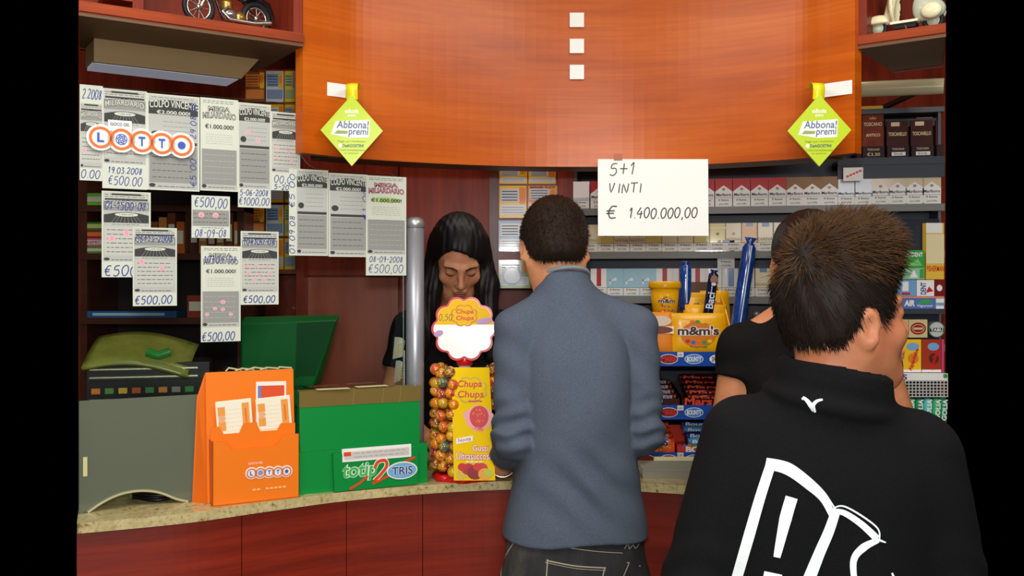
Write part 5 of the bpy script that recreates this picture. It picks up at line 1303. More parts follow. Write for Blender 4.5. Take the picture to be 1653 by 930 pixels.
for i, (k, p) in enumerate(r1): place(k, p, 1, 'top cigarette', i)
for i, p in enumerate((1281, 1309)): place('gold', p, 1, 'top cigarette', i, depth=.026, tail='peeping over the gold row, %s of two' % ORD[i]) if False else None
r2 = ['tan', 'yellow', 'tan', 'tan', 'yellow', 'cream', 'blue_eagle', 'yellow', 'yellow', 'tan', 'orange', 'blue_tab', 'cream', 'blue_tab']
x = 952
for i, k in enumerate(r2): place(k, x, 2, 'second', i); x += 24.6+1.2
for i, (k, p) in enumerate((('blue_tab', 1463), ('blue_eagle', 1492))): place(k, p, 2, 'second', i, tail=['by the boy', 'by the lozenge box'][i])
r3 = ['red_band', 'light_blue', 'light_blue', 'light_blue', 'red_band', 'red_band', 'red_band', 'blue_band', 'blue_band', 'blue_band', 'blue_tab', 'blue_band']
x = 966
for i, k in enumerate(r3): place(k, x, 3, 'third', i); x += 26.6
place('red_band', 1074, 3, 'third', 0, lift=.0885, tail='on top of the row above the yellow tub') if False else None
place('blue_band', 1172, 3, 'third', 0, lift=.0875, tail='stacked on its row')

# small bottles on the row below
glassj = mat('jar_glass', c(120, 116, 110), .15, coat=.6); capm = mat('jar_cap', c(170, 166, 160), .3, metal=.5)
for k, px in enumerate((1199, 1222, 1246)):
    u = cu(px); p = Vector((C0.x, C0.y, SZ[4]))+Vector((math.cos(RC), math.sin(RC), 0))*u+Vector((-math.sin(RC), math.cos(RC), 0))*.03
    t = thing('small_bottle', 'small capped bottle on the shelf above the customer in black, %s of three' % ORD[k], 'bottle', p, RC, 'small bottles below the packs')
    MB().lathe([(.016, 0), (.017, .03), (.017, .058), (.010, .068), (.010, .076)], glassj, 16).build('glass_body', t); MB().lathe([(.012, .0762), (.012, .092), (0, .092)], capm, 16).build('cap', t)
    b = MB(); b.rect(-.010, .010, .016, .050, warn, .0172); b.build('paper_label', t)

# cigar boxes over the packs
cig_b = mat('cigar_box_brown', c(66, 26, 18), .5, spec=.15); cig_r = noise_mat('cigar_box_rust', [(.3, c(104, 36, 14)), (.7, c(134, 54, 24))], 30, rough=.5, spec=.15); cig_g = mat('cigar_box_green', c(36, 60, 36), .35)
plum = mat('cigar_drawer_plum', c(48, 24, 28), .5, spec=.15); cream_p = mat('cream_print', c(226, 206, 160), .4)
rust2 = noise_mat('figured_wood_panel', [(.3, c(110, 34, 22)), (.7, c(150, 56, 34))], 14, (1, 1, 3), rough=.4)
u0, u1 = cu(1384), LC-.012
t = thing('cigar_rack', 'dark wooden rack backing the cigar boxes above the packs', 'rack', (C0.x, C0.y, 0), RC)
MB().box(u0, u1, .062, .075, SZ[0], SZ[0]+.125, plum).build('backboard', t); MB().box(cu(1485), cu(1512), .052, .062, SZ[0], SZ[0]+.125, rust2).build('figured_panel', t)
MB().box(cu(1432), u1, .03, .06, SZ[0]+.095, SZ[0]+.118, navy).build('crossbar', t)
for k, (px0, px1, hh, m, wd, lab) in enumerate(((1384, 1391, .118, cig_g, '', 'dark green cigar box half hidden by the canopy end'), (1393, 1428, .118, cig_r, 'TOSCANO', 'tall rust-brown cigar box, the tallest on its shelf'), (1433, 1468, .075, cig_b, 'TOSCANELLO', 'short brown cigar box in shiny film beside the tall rust one'), (1472, 1508, .075, cig_b, 'TOSCANELLO', 'short brown cigar box in shiny film below the figured wood panel'), (1513, 1524, .075, cig_b, 'TO', 'short brown cigar box cut off at the end of the shelf'))):
    u0, u1 = cu(px0), cu(px1); w = u1-u0; p = CS((px0+px1)/2, 450); p = p+Vector((-math.sin(RC), math.cos(RC), 0))*.03; p.z = SZ[0]
    t = thing('cigar_box', lab, 'cigar box', p, RC, 'cigar boxes')
    b = MB(); b.box(-w/2, w/2, -.012, .018, .036, hh+.036 if hh < .1 else hh+.02, m); b.build('upper_box', t, bevel=.001)
    b = MB(); b.box(-w/2, w/2, -.024, .018, 0, .0355, plum); b.build('tray', t, bevel=.001)
    if wd and len(wd) > 2:
        b = MB(); z = .066 if hh < .1 else .098; b.text(wd, -w*.42, z, w*.84, .011, cream_p, .0127, .02)
        if hh > .1: b.text('ANTICO', -w*.32, .066, w*.66, .009, cream_p, .0127, .02); b.poly([(-.008, .118), (.008, .118), (.011, .126), (.004, .122), (0, .128), (-.004, .122), (-.011, .126)], mat('crown_gold', c(190, 130, 50), .3), .0127)
        b.rect(-w*.3, w*.1, hh+.020, hh+.032, cream_p, .0126) if hh < .1 else None
        b.build('lettering', t)
        b = MB(); b.text('TOSCANO', -w*.28, .022, w*.56, .006, cream_p, .0246); 
        if hh > .1: b.text('€3.30', -w*.30, .006, w*.6, .010, cream_p, .0246)
        else: b.rect(-w*.30, w*.34, .005, .016, warn, .0244); b.text('€4.00', -w*.2, .007, w*.4, .007, blk, .0247)
        b.build('price_label', t)
p = CS(1415, 450); b = MB(); b.box(-.05, .05, -.02, .03, 0, .020, mat('amber_wrap', c(206, 160, 60), .2, coat=.5)); o = b.build('cigar_carton', None, (p.x-.02, p.y+.045, SZ[0]+.1385), RC, bevel=.004)
o.location.z = SZ[0]+.1390; tag(o, 'amber shiny carton lying on top of the tall rust-brown cigar box', 'carton')
p = CS(1375, 283, .03); b = MB(); b.box(-.028, .028, 0, .002, -.020, .020, warn); [b.ribbon([(-.02+.009*i, -.008+.004*i), (-.013+.009*i, -.005+.004*i)], .006, redp, .0028) for i in range(5)]; o = b.build('price_card', None, p, RC); tag(o, 'small white card with red lettering at the end of the cigar shelf', 'card')

# ================================================================ scratch-card columns on the back wall
cardcols = {'y': (232, 186, 40), 'w': (196, 206, 214), 'o': (226, 130, 40), 'g': (150, 176, 120), 'b': (120, 150, 190), 'n': (120, 76, 40)}
cm = {k: mat('scratch_card_'+k, c(*v), .35, coat=.3) for k, v in cardcols.items()}
def card_board(name, label, px0, px1, py0, py1, Y):
    a = P(px0, py1, Y); e = P(px1, py0, Y); t = thing(name, label, 'display board', (a.x, Y, a.z), 0)
    MB().box(0, e.x-a.x, 0, .012, 0, e.z-a.z, rust2).build('board', t, bevel=.001); return t
def scratch(px0, px1, py0, py1, Y, c1, c2, c3, label, lean=0.0, word='', ring=False, grp='scratch cards on the back wall'):
    a = P(px0, py1, Y); e = P(px1, py0, Y); w, h = e.x-a.x, e.z-a.z; t = thing('scratch_card', label, 'scratch card', (a.x, Y, a.z), 0, grp)
    MB().box(0, w, -.004, 0, 0, h, cm[c1]).build('card', t)
    b = MB(); d = .0044
    b.rect(w*.05, w*.72, h*.50, h*.90, cm[c2], d); b.rect(w*.05, w*.95, h*.10, h*.40, cm[c2], d); b.rect(w*.74, w*.96, h*.44, h*.95, cm[c3], d)
    for i in range(4): b.rect(w*.10, w*.66, h*(.54+.09*i), h*(.565+.09*i), g2, d+.0003)
    for i in range(3): b.rect(w*.10, w*.88, h*(.16+.08*i), h*(.175+.08*i), g1, d+.0003)
    if ring: b.oval(w*.42, h*.45, min(w, h)*.36, min(w, h)*.36, cm['b'], d+.0005, 24, min(w, h)*.06); b.oval(w*.42, h*.45, min(w, h)*.28, min(w, h)*.28, cm['w'], d+.0005, 24)
    b.oval(w*.84, h*.74, w*.09, h*.14, cm['o'], d+.0006)
    if word: b.text(word, w*.06, h*.90, w*.84, h*.08, ink, d+.0006, .02)
    b.build('print', t)
card_board('scratch_card_board', 'wooden board behind the clerk pinned with scratch cards', 803, 901, 268, 466, 3.16)
names_s = [(806, 851, 271, 297, 'y', 'w', 'y', '', 0, 'pale curled scratch card at the top beside the dark post'), (853, 897, 271, 297, 'y', 'w', 'o', '', 0, 'pale curled scratch card at the top, beside the one at the dark post'),
 (806, 850, 300, 352, 'y', 'w', 'o', '', 0, 'yellow scratch card with an orange ball, second row by the dark post'), (852, 900, 300, 345, 'o', 'w', 'y', 'AFFARI TUOI', 0, 'orange-edged scratch card partly behind the head of the man'),
 (805, 852, 356, 406, 'b', 'w', 'y', '', 0, 'blue-grey scratch card with yellow streak, third row by the dark post'), (805, 856, 420, 465, 'g', 'w', 'g', '', 1, 'square green scratch card with a large ring')]
for a in names_s: scratch(a[0], a[1], a[2], a[3], 3.150, a[4], a[5], a[6], a[9], word=a[7], ring=bool(a[8]))
card_board('scratch_card_board', 'narrow wooden board of scratch cards seen through the glass behind the tickets', 394, 478, 112, 442, 3.16)
k = 0
pos = ['topmost', 'second from the top', 'third from the top', 'fourth from the top', 'fifth from the top', 'sixth from the top']
for ci, (x0, x1) in enumerate(((396, 428), (430, 458), (460, 477))):
    for ri in range(6):
        y0 = 115+54*ri; cc = [('n', 'o', 'y'), ('w', 'b', 'y'), ('y', 'g', 'b')][ci]
        if ri % 2: cc = [('o', 'w', 'n'), ('y', 'w', 'o'), ('y', 'b', 'y')][ci]
        scratch(x0, x1, y0, y0+50, 3.150, cc[0], cc[1], cc[2], 'scratch card seen through the glass, %s in the %s column' % (pos[ri], ['brown-orange', 'pale', 'narrow yellow'][ci]), grp='scratch cards behind the glass')

# ================================================================ sweets stand on the counter
DY = 2.66
def dx(px, Y=DY): return kx(px)*Y
blue_s = mat('shelf_strip_blue', c(26, 76, 172), .3, coat=.2); dkred = mat('bar_dark_red', c(64, 14, 12), .3, coat=.3); brown_o = mat('oval_brown', c(126, 48, 30), .35); blue_o = mat('oval_blue', c(70, 130, 200), .35)
X0, X1 = dx(1008), dx(1188); ZS = [zat(752, DY), zat(676, DY), zat(590, DY)]      # undersides of the three fronts
st = thing('sweets_stand', 'three-tier sweets stand with blue lettered shelf fronts on the counter', 'stand', (0, 0, 0))
MB().box(X0, X1, DY+.26, DY+.27, TOP, ZS[2]+.06, navy).build('back_panel', st)
for x in (X0-.006, X1): MB().box(x, x+.006, DY+.004, DY+.27, TOP, ZS[2]+.02, charcoal).build('side_panel', st)
for i, z in enumerate(ZS):
    MB().box(X0, X1, DY+.004, DY+.26, z+.026, z+.032, charcoal).build('shelf', st)
    h = zat(568, DY)-zat(590, DY)
    o = MB().box(X0-.006, X1+.006, DY-.002, DY+.0038, z-.002, z+h, blue_s).build('shelf_front', st, bevel=.001); o['label'] = 'blue lettered shelf front'
    b = MB(); d = -DY+.0026
    for px, wd, m, tm in ((1042, '', brown_o, redp), (1079, 'MARS', brown_o, redp), (1120, 'BOUNTY', blue_o, sign_white), (1160, 'SNICKERS', sign_white, mat('violet_letter', c(110, 50, 110), .4))):
        x = dx(px); zz = z+h*.47
        b.oval(x, zz, .026, h*.36, sign_white, d, 24); b.oval(x, zz, .0245, h*.32, m, d+.0003, 24)
        if wd: b.text(wd, x-.020, zz-.007, .040, .014, tm, d+.0007, .03, shear=.06)
    b.rect(dx(1093), dx(1103), z+h*.62, z+h*.98, warn, d+.0012); b.text('0,80', dx(1094), z+h*.70, .012, .006, blk, d+.0016)
    b.build('oval_badges', o)
mm_y = mat('candy_yellow', c(244, 178, 10), .32, coat=.2); mm_b = mat('candy_brown_letter', c(70, 38, 24), .35); box_in = mat('carton_inside', c(110, 88, 72), .7)
dots = [mat('lentil_%d' % i, c(*v), .3) for i, v in enumerate(((206, 40, 36), (60, 110, 190), (230, 120, 30), (80, 150, 70), (240, 200, 40)))]
def mm_logo(b, x, z, w, d, apo=True):
    b.oval(x, z-.1*w, w*.42, w*.30, mat('logo_shadow', c(214, 120, 20), .4), d, 24)
    b.text("m&m's" if apo else 'm&m', x-w*.5, z-w*.13, w, w*.24, sign_white, d+.0005, .09); b.text("m&m's" if apo else 'm&m', x-w*.49, z-w*.12, w*.98, w*.22, mm_b, d+.0010, .03)
    for i in range(5): b.oval(x+w*(-.25+.13*i), z-w*(.26+.03*(i % 2)), w*.055, w*.045, dots[i], d+.0008, 12)
    for i in range(3): b.oval(x+w*(-.14+.12*i), z+w*.20, w*.06, w*.04, dots[(i+2) % 5], d+.0008, 12)
z2 = ZS[2]+.0325
def tub(x, y, z, label, r=.042, h=.100):
    t = thing('candy_tub', label, 'tub', (x, y, z), 0, 'yellow candy tubs')
    MB().lathe([(r*.80, 0), (r*.98, h*.80)], mm_y, 32).build('cup', t)
    MB().lathe([(r*1.08, h*.80), (r*1.10, h*.84), (r*1.10, h*.90), (r*1.04, h), (r*.95, h), (0, h*.985)], mm_y, 32).build('lid', t)
    b = MB(); b2 = MB(); mm_logo(b2, 0, h*.45, r*1.25, 0, False)
    for i in range(14): b2.oval(-r*.75+r*1.5*i/13, h*.10+.004*(i % 3), r*.09, r*.07, dots[i % 5], .0002, 10)
    v = []
    for x_, y_, z_ in b2.v:
        rr = r*(.80+.18*z_/(h*.8))+.0006-y_; a = x_/r; v.append((rr*math.sin(a), -rr*math.cos(a), z_))
    b.v = v; b.f = b2.f; b.mi = b2.mi; b.sm = b2.sm; b.mats = b2.mats; b.build('print', t)
tub(dx(1073, 2.74), 2.74, z2, 'round yellow candy tub, lower one of two, partly behind the brown candy bag')
tub(dx(1073, 2.74), 2.74, z2+.1005, 'round yellow candy tub stacked on top of the other')
def bag(w, h, label, loc, rz=0.0, tilt=0.0, big=True, grp=None, th=.030, m=None, deco=None):
    t = thing('candy_bag', label, 'candy bag', loc, rz, grp); t.rotation_euler = (tilt, 0, rz)
    nx, nz = 12, 12; v = []; f = []
    for s in (-1, 1):
        for j in range(nz+1):
            for i in range(nx+1):
                a, c_ = i/nx, j/nz; e = (max(0, 1-(2*a-1)**4)*max(0, 1-(2*c_-1)**4))**.6; v.append((-w/2+w*a, s*th/2*e, h*c_))
    N = (nx+1)*(nz+1)
    for s in (0, 1):
        for j in range(nz):
            for i in range(nx):
                q = (s*N+j*(nx+1)+i, s*N+j*(nx+1)+i+1, s*N+(j+1)*(nx+1)+i+1, s*N+(j+1)*(nx+1)+i); f.append(q if s == 0 else tuple(reversed(q)))
    MB().add(v, f, m or mm_y, True).build('pouch', t)
    b = MB(); (deco or (lambda b: (mm_logo(b, 0, h*.58, w*.80, th/2+.0012), [b.oval(w*(-.12+.08*i), h*(.22-.02*(i % 2)), w*.05, w*.04, dots[i], th/2+.001, 12) for i in range(4)])))(b); b.build('print', t)
    return t
# shipping carton holding the bags
t = thing('candy_carton', 'open brown and yellow display carton of candy bags with a tall back flap', 'carton', (dx(1135, 2.70), 2.70, z2), .0)
cw, ch = .150, .10
MB().box(-cw/2, cw/2, .17, .174, 0, .198, box_in).build('back_flap', t)
for x in (-cw/2, cw/2-.003):
    b = MB(); b.add([(x, -.01, 0), (x, .17, 0), (x, .17, .198), (x, .06, .13), (x, -.01, .07), (x+.003, -.01, 0), (x+.003, .17, 0), (x+.003, .17, .198), (x+.003, .06, .13), (x+.003, -.01, .07)], [(4, 3, 2, 1, 0), (5, 6, 7, 8, 9), (2, 3, 8, 7), (3, 4, 9, 8), (4, 0, 5, 9)], mm_y); b.build('side_flap', t)
MB().box(-cw/2+.004, cw/2-.004, -.01, .168, 0, .003, box_in).build('bottom', t)
bag(.146, .112, 'large yellow candy bag standing in front of the open carton', (dx(1126, 2.675), 2.672, z2), -.03, -.02, grp='yellow candy bags', th=.02)
for k, (x, y, z, ti) in enumerate(((1141, 2.735, z2+.02, -.16), (1128, 2.775, z2+.055, -.22), (1156, 2.80, z2+.06, -.22))):
    bag(.118 if k == 0 else .085, .115, 'yellow candy bag inside the open carton, %s' % ['directly behind the large front bag', 'deeper and nearer the tubs', 'deeper and nearer the tall blue tube'][k], (dx(x, y), y, z), 0, ti, grp='yellow candy bags', th=.018)
def waf(b):
    b.rect(-.036, .036, .055, .075, sign_white, .0105); b.oval(0, .09, .03, .014, mat('cream_swirl', c(226, 206, 180), .4), .0115); b.oval(0, .065, .034, .010, mat('choc_swirl', c(120, 60, 40), .4), .0118)
bag(.070, .115, 'orange and white snack bag below the yellow tub', (dx(1066, 2.672), 2.672, z2), 0, -.06, th=.018, m=mat('snack_orange', c(236, 140, 40), .35), deco=waf)
# tall foil tubes with star print
tube_b = noise_mat('blue_foil', [(.3, c(14, 40, 110)), (.6, c(24, 74, 160)), (.8, c(60, 120, 200))], 55, rough=.2, spec=.7, coat=.5); dkblue = mat('navy_foil', c(16, 24, 60), .25, coat=.5); silver_p = mat('silver_print', c(206, 216, 230), .3)
def foil_tube(px0, py0, px1, py1, Y, r, label, m, word=False, twist=True):
    a = P(px0, py1, Y); e = P(px1, py0, Y); t = thing('foil_tube', label, 'chocolate tube', a, 0, 'blue foil tubes'); v = e-a; L = v.length
    t.rotation_euler = (0, math.atan2(v.x, v.z), 0)
    MB().lathe([(r*.9, 0), (r, .01), (r, L*.62), (r*.98, L*.64), (r, L*.66), (r*.96, L*.90), (r*.45, L*.95), (r*.9, L)], m, 24).build('tube', t)
    b = MB(); b.rect(-r*.02, r*.16, .02, L*.92, silver_p, r+.0008); b.build('silver_line', t) if not word else None
    if word:
        b = MB(); b.text('Baci', -r*.8, L*.22, L*.34, r*1.5, silver_p, r+.0006, .02, rot=PI/2); v2 = [];
        vv = np.array(b.v); c0 = vv.mean(0); b.v = [(x-c0[0], y, z-c0[2]+L*.36) for x, y, z in b.v]; b.build('lettering', t)
        b = MB(); b.oval(0, L*.80, r*.7, r*.9, mat('portrait_print', c(150, 110, 90), .4), r+.0004, 16); b.oval(r*.1, L*.70, r*.5, r*.3, silver_p, r+.0006, 12); b.build('picture', t)
foil_tube(1188, 384, 1212, 545, 2.63, .019, 'tall blue foil tube with a bright line, leaning at the end of the sweets stand', tube_b)
foil_tube(1106, 422, 1107, 500, 2.80, .017, 'plain blue foil tube standing behind the yellow tubs', tube_b)
foil_tube(1142, 436, 1153, 512, 2.69, .014, 'short navy foil tube with script lettering stuck among the candy bags', dkblue, True)
# bars on the two lower tiers
def wrap_bar(w, th, h, m, word, wm, label, loc, grp, outline=None, rot=(0, 0, 0)):
    t = thing('chocolate_bar', label, 'chocolate bar', loc, 0, grp); t.rotation_euler = rot
    b = MB(); b.tube([(-w/2, 0, h/2), (-w/2+.006, 0, h/2), (-w/2+.008, 0, h/2), (w/2-.008, 0, h/2), (w/2-.006, 0, h/2), (w/2, 0, h/2)], [h*.50, h*.34, h*.46, h*.46, h*.34, h*.50], m, 12); b.build('wrapper', t)
    b = MB()
    if outline: b.text(word, -w*.40, h*.22, w*.80, h*.56, outline, h*.47, .06, shear=.08)
    b.text(word, -w*.39, h*.25, w*.78, h*.50, wm, h*.49, .02, shear=.08); b.build('lettering', t)
marsr = mat('mars_letter', c(226, 70, 40), .35); snb = mat('bar_brown', c(84, 40, 26), .3, coat=.4); snl = mat('bar_blue_letter', c(36, 50, 130), .35)
z1 = ZS[1]+.0325
MB_open = []
def open_box(px0, px1, z, h, m, label, dep=.20):
    h *= .8
    a, e = dx(px0), dx(px1); t = thing('display_box', label, 'box', (0, 0, 0), 0, 'open sweets boxes')
    MB().box(a, e, DY+.010, DY+.013, z, z+h*.55, m).build('front', t); MB().box(a, e, DY+.013, DY+dep, z, z+.002, m).build('bottom', t); MB().box(a, e, DY+dep, DY+dep+.003, z, z+h*1.25, m).build('back', t)
    for x in (a, e-.002): b = MB(); b.add([(x, DY+.013, z), (x, DY+dep, z), (x, DY+dep, z+h*1.25), (x, DY+.013, z+h*.6), (x+.002, DY+.013, z), (x+.002, DY+dep, z), (x+.002, DY+dep, z+h*1.25), (x+.002, DY+.013, z+h*.6)], [(3, 2, 1, 0), (4, 5, 6, 7), (2, 3, 7, 6), (3, 0, 4, 7)], m); b.build('side', t)
    return t
blackbox = mat('box_black_red', c(40, 10, 12), .35, coat=.2)
t = open_box(1102, 1182, z1, .050, blackbox, 'open dark box of red-lettered bars on the middle tier')
b = MB(); x = dx(1128); b.text('Mars', x-.038, z1+.004, .076, .020, marsr, -DY-.0094, .03, shear=.1); b.build('lettering', t)
for k in range(5):
    wrap_bar(.112, .03, .022, dkred, 'Mars', marsr, 'dark red chocolate bar in the middle-tier box, %s' % ['front one', 'second one back', 'third one back', 'fourth one back', 'last one at the back'][k], (dx(1140, 2.70), DY+.034+.034*k, z1+.012+.0105*k), 'red bars in the middle-tier box')
t = open_box(1012, 1098, z1, .050, mat('box_brown', c(60, 20, 18), .35, coat=.2), 'open brown box of nut bars on the middle tier, beside the man')
b = MB(); x = dx(1040); b.text('SNICKERS', x-.048, z1+.005, .100, .020, sign_white, -DY-.0094, .10, shear=.06); b.text('SNICKERS', x-.047, z1+.006, .098, .018, snl, -DY-.0089, .03, shear=.06); b.build('lettering', t)
for k in range(4): wrap_bar(.118, .03, .022, snb, 'SNICKERS', snl, 'brown chocolate bar in the middle-tier box beside the man, %s' % ['front one', 'second one back', 'third one back', 'last one at the back'][k], (dx(1056, 2.70), DY+.034+.036*k, z1+.012+.010*k), 'brown bars in the middle-tier box', sign_white)
z0 = ZS[0]+.0325
orb = mat('box_orange_red', c(232, 84, 24), .35, coat=.2)
t = open_box(1012, 1090, z0, .072, orb, 'open orange box with blue and white lettering on the lowest tier')
b = MB(); x = dx(1052); b.text('SNICKERS', x-.070, z0+.018, .118, .021, sign_white, -DY-.0094, .10, shear=.06, rot=.04); b.text('SNICKERS', x-.069, z0+.019, .116, .019, snl, -DY-.0089, .03, shear=.06, rot=.04); b.text('PRINCESS', x-.06, z0+.006, .08, .008, mat('pale_yellow_print', c(250, 220, 120), .4), -DY-.0094, .02)
for i in range(8): b.oval(dx(1074)+rnd.uniform(-.012, .018), z0+rnd.uniform(.004, .020), .0035, .0025, mm_y, -DY-.0092, 8)
b.build('lettering', t)
for k in range(4): wrap_bar(.112, .03, .022, mat('bar_orange', c(206, 60, 20), .3, coat=.4), 'SNICKERS', snl, 'orange chocolate bar in the lowest-tier box, %s' % ['front one', 'second one back', 'third one back', 'last one at the back'][k], (dx(1055, 2.70), DY+.034+.036*k, z0+.018+.010*k), 'orange bars in the lowest-tier box', sign_white)
rb = mat('box_red_mix', c(214, 60, 40), .35, coat=.2)
t = open_box(1094, 1182, z0, .050, rb, 'open red box with rounded lettering on the lowest tier, under the blue bars')
b = MB(); b.text('BOU', dx(1108), z0+.002, .06, .018, sign_white, -DY-.0094, .05); [b.oval(dx(1098+8*i), z0+.022, .006, .004, dots[i % 5], -DY-.0094, 10) for i in range(8)]; b.build('lettering', t)
for k in range(5):
    wrap_bar(.100, .034, .026, mat('bar_sky', c(70, 150, 216), .3, coat=.4) if k % 2 == 0 else mat('bar_navy', c(24, 56, 120), .3, coat=.4), 'Bounty', sign_white, 'blue chocolate bar in the lowest-tier red box, %s' % ['front one', 'second one back', 'third one back', 'fourth one back', 'last one at the back'][k], (dx(1138, 2.70), DY+.034+.036*k, z0+.016+.011*k), 'blue bars in the lowest-tier box')
# money tray on the counter in front of the stand
t = thing('cash_tray', 'clear grey cash tray on the counter in front of the sweets stand', 'cash tray', (kx(1082)*2.50, 2.525, TOP), 0)
tr = mat('smoked_clear_plastic', c(150, 148, 132), .15, coat=.5)
b = MB(); b.box(-.075, .11, -.05, .06, .0, .005, tr); b.box(-.075, .11, -.05, -.046, .005, .018, tr); b.box(-.075, .11, .056, .06, .005, .026, tr); b.box(-.075, -.071, -.046, .056, .005, .020, tr); b.box(.106, .11, -.046, .056, .005, .020, tr); b.build('tray', t, bevel=.001)
MB().box(-.03, .09, .0605, .075, .0, .034, mat('cream_plate', c(232, 222, 170), .4)).build('cream_plate', t, bevel=.001)

# ================================================================ sweets by the cigarette shelves, at the far end
GYY = 2.79
def gx(px): return kx(px)*GYY
rk = thing('gum_rack', 'white-edged rack of gum and lozenges at the far end of the cigarette shelves', 'rack', (0, 0, 0))
MB().box(gx(1440), gx(1525), GYY+.036, GYY+.040, zat(740, GYY), zat(352, GYY), navy).build('back_panel', rk)
MB().box(gx(1440), gx(1525), GYY, GYY+.036, zat(507, GYY), zat(499, GYY), charcoal).build('shelf', rk)
MB().box(gx(1440), gx(1525), GYY-.02, GYY+.036, zat(613, GYY), zat(602, GYY), sign_white).build('shelf', rk)
b = MB(); b.text('S', gx(1452), zat(612, GYY), .014, .016, mat('violet_s', c(90, 60, 150), .4), -GYY+.0206, .03); b.poly([(gx(1521)+.009*math.cos(2*PI*i/16+.3)*(1 if i % 2 else .55), zat(606, GYY)+.009*math.sin(2*PI*i/16+.3)*(1 if i % 2 else .55)) for i in range(16)], mat('leaf_green', c(60, 150, 70), .4), -GYY+.0206); b.build('shelf_print', rk)
MB().box(gx(1440), gx(1525), GYY-.02, GYY+.036, zat(722, GYY), zat(713, GYY), sign_white).build('shelf', rk)
b = MB(); wm_ = mat('wire_white', c(206, 204, 200), .35)
for i in range(15): x = gx(1446)+(gx(1525)-gx(1446))*i/14; b.box(x-.0012, x+.0012, GYY-.019, GYY-.0166, zat(640, GYY), zat(613, GYY), wm_)
for j in range(6): z = zat(639, GYY)+(zat(614, GYY)-zat(639, GYY))*j/5; b.box(gx(1446), gx(1525), GYY-.0194, GYY-.017, z-.0012, z+.0012, wm_)
b.build('wire_grid', rk)
def carton(px0, px1, py0, py1, m, label, deco, cat='gum pack', name='gum_pack', Y=GYY, dep=.026, grp='gum and lozenge packs'):
    a = P(px0, py1, Y); e = P(px1, py0, Y); w, h = e.x-a.x, e.z-a.z; t = thing(name, label, cat, (a.x, Y, a.z), 0, grp)
    MB().box(0, w, 0, dep, 0, h, m).build('carton', t, bevel=.0008); b = MB(); deco(b, w, h); 
    if b.v: b.build('print', t)
gw_, gg, gb_, gr_ = sign_white, mat('gum_green', c(60, 170, 80), .35), mat('gum_blue', c(120, 170, 220), .35), mat('gum_red', c(200, 50, 50), .35)
fish = mat('lozenge_yellow', c(240, 196, 70), .35); fishc = mat('lozenge_cream', c(240, 226, 180), .4)
zsh = 498.6
carton(1495, 1524, 360, 451, fish, 'tall yellow and cream lozenge box at the end of the rack', lambda b, w, h: (b.rect(0, w, h*.28, h*.80, fishc, .0006), b.rect(0, w*.9, h*.82, h, gw_, .0006), b.text("FISHERMAN", w*.04, h*.14, w*.94, h*.10, redp, .0008, .02)), 'lozenge box', 'lozenge_box')
carton(1458, 1492, 404, 432, gg, 'green gum carton beside the yellow lozenge box', lambda b, w, h: (b.text('VIVIDENT', w*.05, h*.62, w*.88, h*.25, gw_, .0006, .03), b.poly([(w*.2, h*.1), (w*.7, h*.5), (w*.9, h*.1)], mat('light_green', c(130, 206, 120), .4), .0006)))
carton(1458, 1492, 432.5, 451, mat('gum_mint', c(150, 206, 170), .35), 'pale mint gum carton below the green one', lambda b, w, h: (b.poly([(w*.3, h*.15), (w*.5, h*.85), (w*.7, h*.15)], gw_, .0006), b.rect(w*.78, w*.98, h*.1, h*.9, gg, .0006)))
carton(1454, 1479, 452, 478, gb_, 'pale blue gum carton in the middle row of the rack', lambda b, w, h: (b.rect(w*.1, w*.5, h*.3, h*.9, gw_, .0006), b.rect(w*.05, w*.6, h*.08, h*.22, gr_, .0008)))
carton(1480, 1508, 452, 478, gw_, 'white gum carton with blue upright lettering in the middle row of the rack', lambda b, w, h: (b.text('DENT', w*.02, h*.3, w*.7, h*.34, mat('gum_navy', c(50, 80, 160), .4), .0006, .03, rot=PI/2), b.poly([(w*.5, h*.2), (w*.7, h*.6), (w*.95, h*.3)], gr_, .0006)))
carton(1509, 1524, 452, 478, mat('gum_darkred', c(130, 30, 34), .35), 'dark red gum carton at the end of the middle row', lambda b, w, h: b.oval(w*.5, h*.5, w*.3, h*.2, gw_, .0006))
carton(1450, 1524, 478.4, 481.5, mat('coral_strip', c(226, 150, 130), .4), 'thin coral strip of flat gum packs under the middle row', lambda b, w, h: None)
carton(1456, 1510, 482, 498.5, mat('air_blue', c(90, 120, 190), .35), 'blue gum pack with white lettering lying on the dark shelf', lambda b, w, h: (b.text('AIR', w*.06, h*.25, w*.32, h*.6, gw_, .0008, .05, shear=.1), b.text('Vigorsol', w*.44, h*.12, w*.46, h*.3, gw_, .0008, .01), b.poly([(w*.44, h*.5), (w*.9, h*.5), (w*.8, h*.9), (w*.6, h*.85)], gg, .0006)))
carton(1511, 1524, 482, 498.5, gw_, 'small white gum pack at the end of the dark shelf', lambda b, w, h: b.rect(0, w, h*.3, h*.6, gb_, .0006))
tinm = mat('tin_cream', c(206, 190, 140), .35); 
def oval_tin(b, w, h, m): b.oval(w*.5, h*.5, w*.42, h*.34, m, .0006, 20); b.oval(w*.5, h*.5, w*.34, h*.24, mat('oval_light', c(226, 200, 160), .4), .0009, 20, w*.03); b.rect(w*.25, w*.75, h*.44, h*.56, tinm, .001)
carton(1446, 1466, 516, 545, tinm, 'cream sweets tin with a teal oval on the middle shelf', lambda b, w, h: oval_tin(b, w, h, mat('oval_teal', c(40, 80, 80), .4)), 'sweets tin', 'sweets_tin', dep=.03)
carton(1467, 1497, 516, 545, tinm, 'cream sweets tin with a dark red oval on the middle shelf', lambda b, w, h: oval_tin(b, w, h, mat('oval_red', c(150, 30, 30), .4)), 'sweets tin', 'sweets_tin', dep=.03)
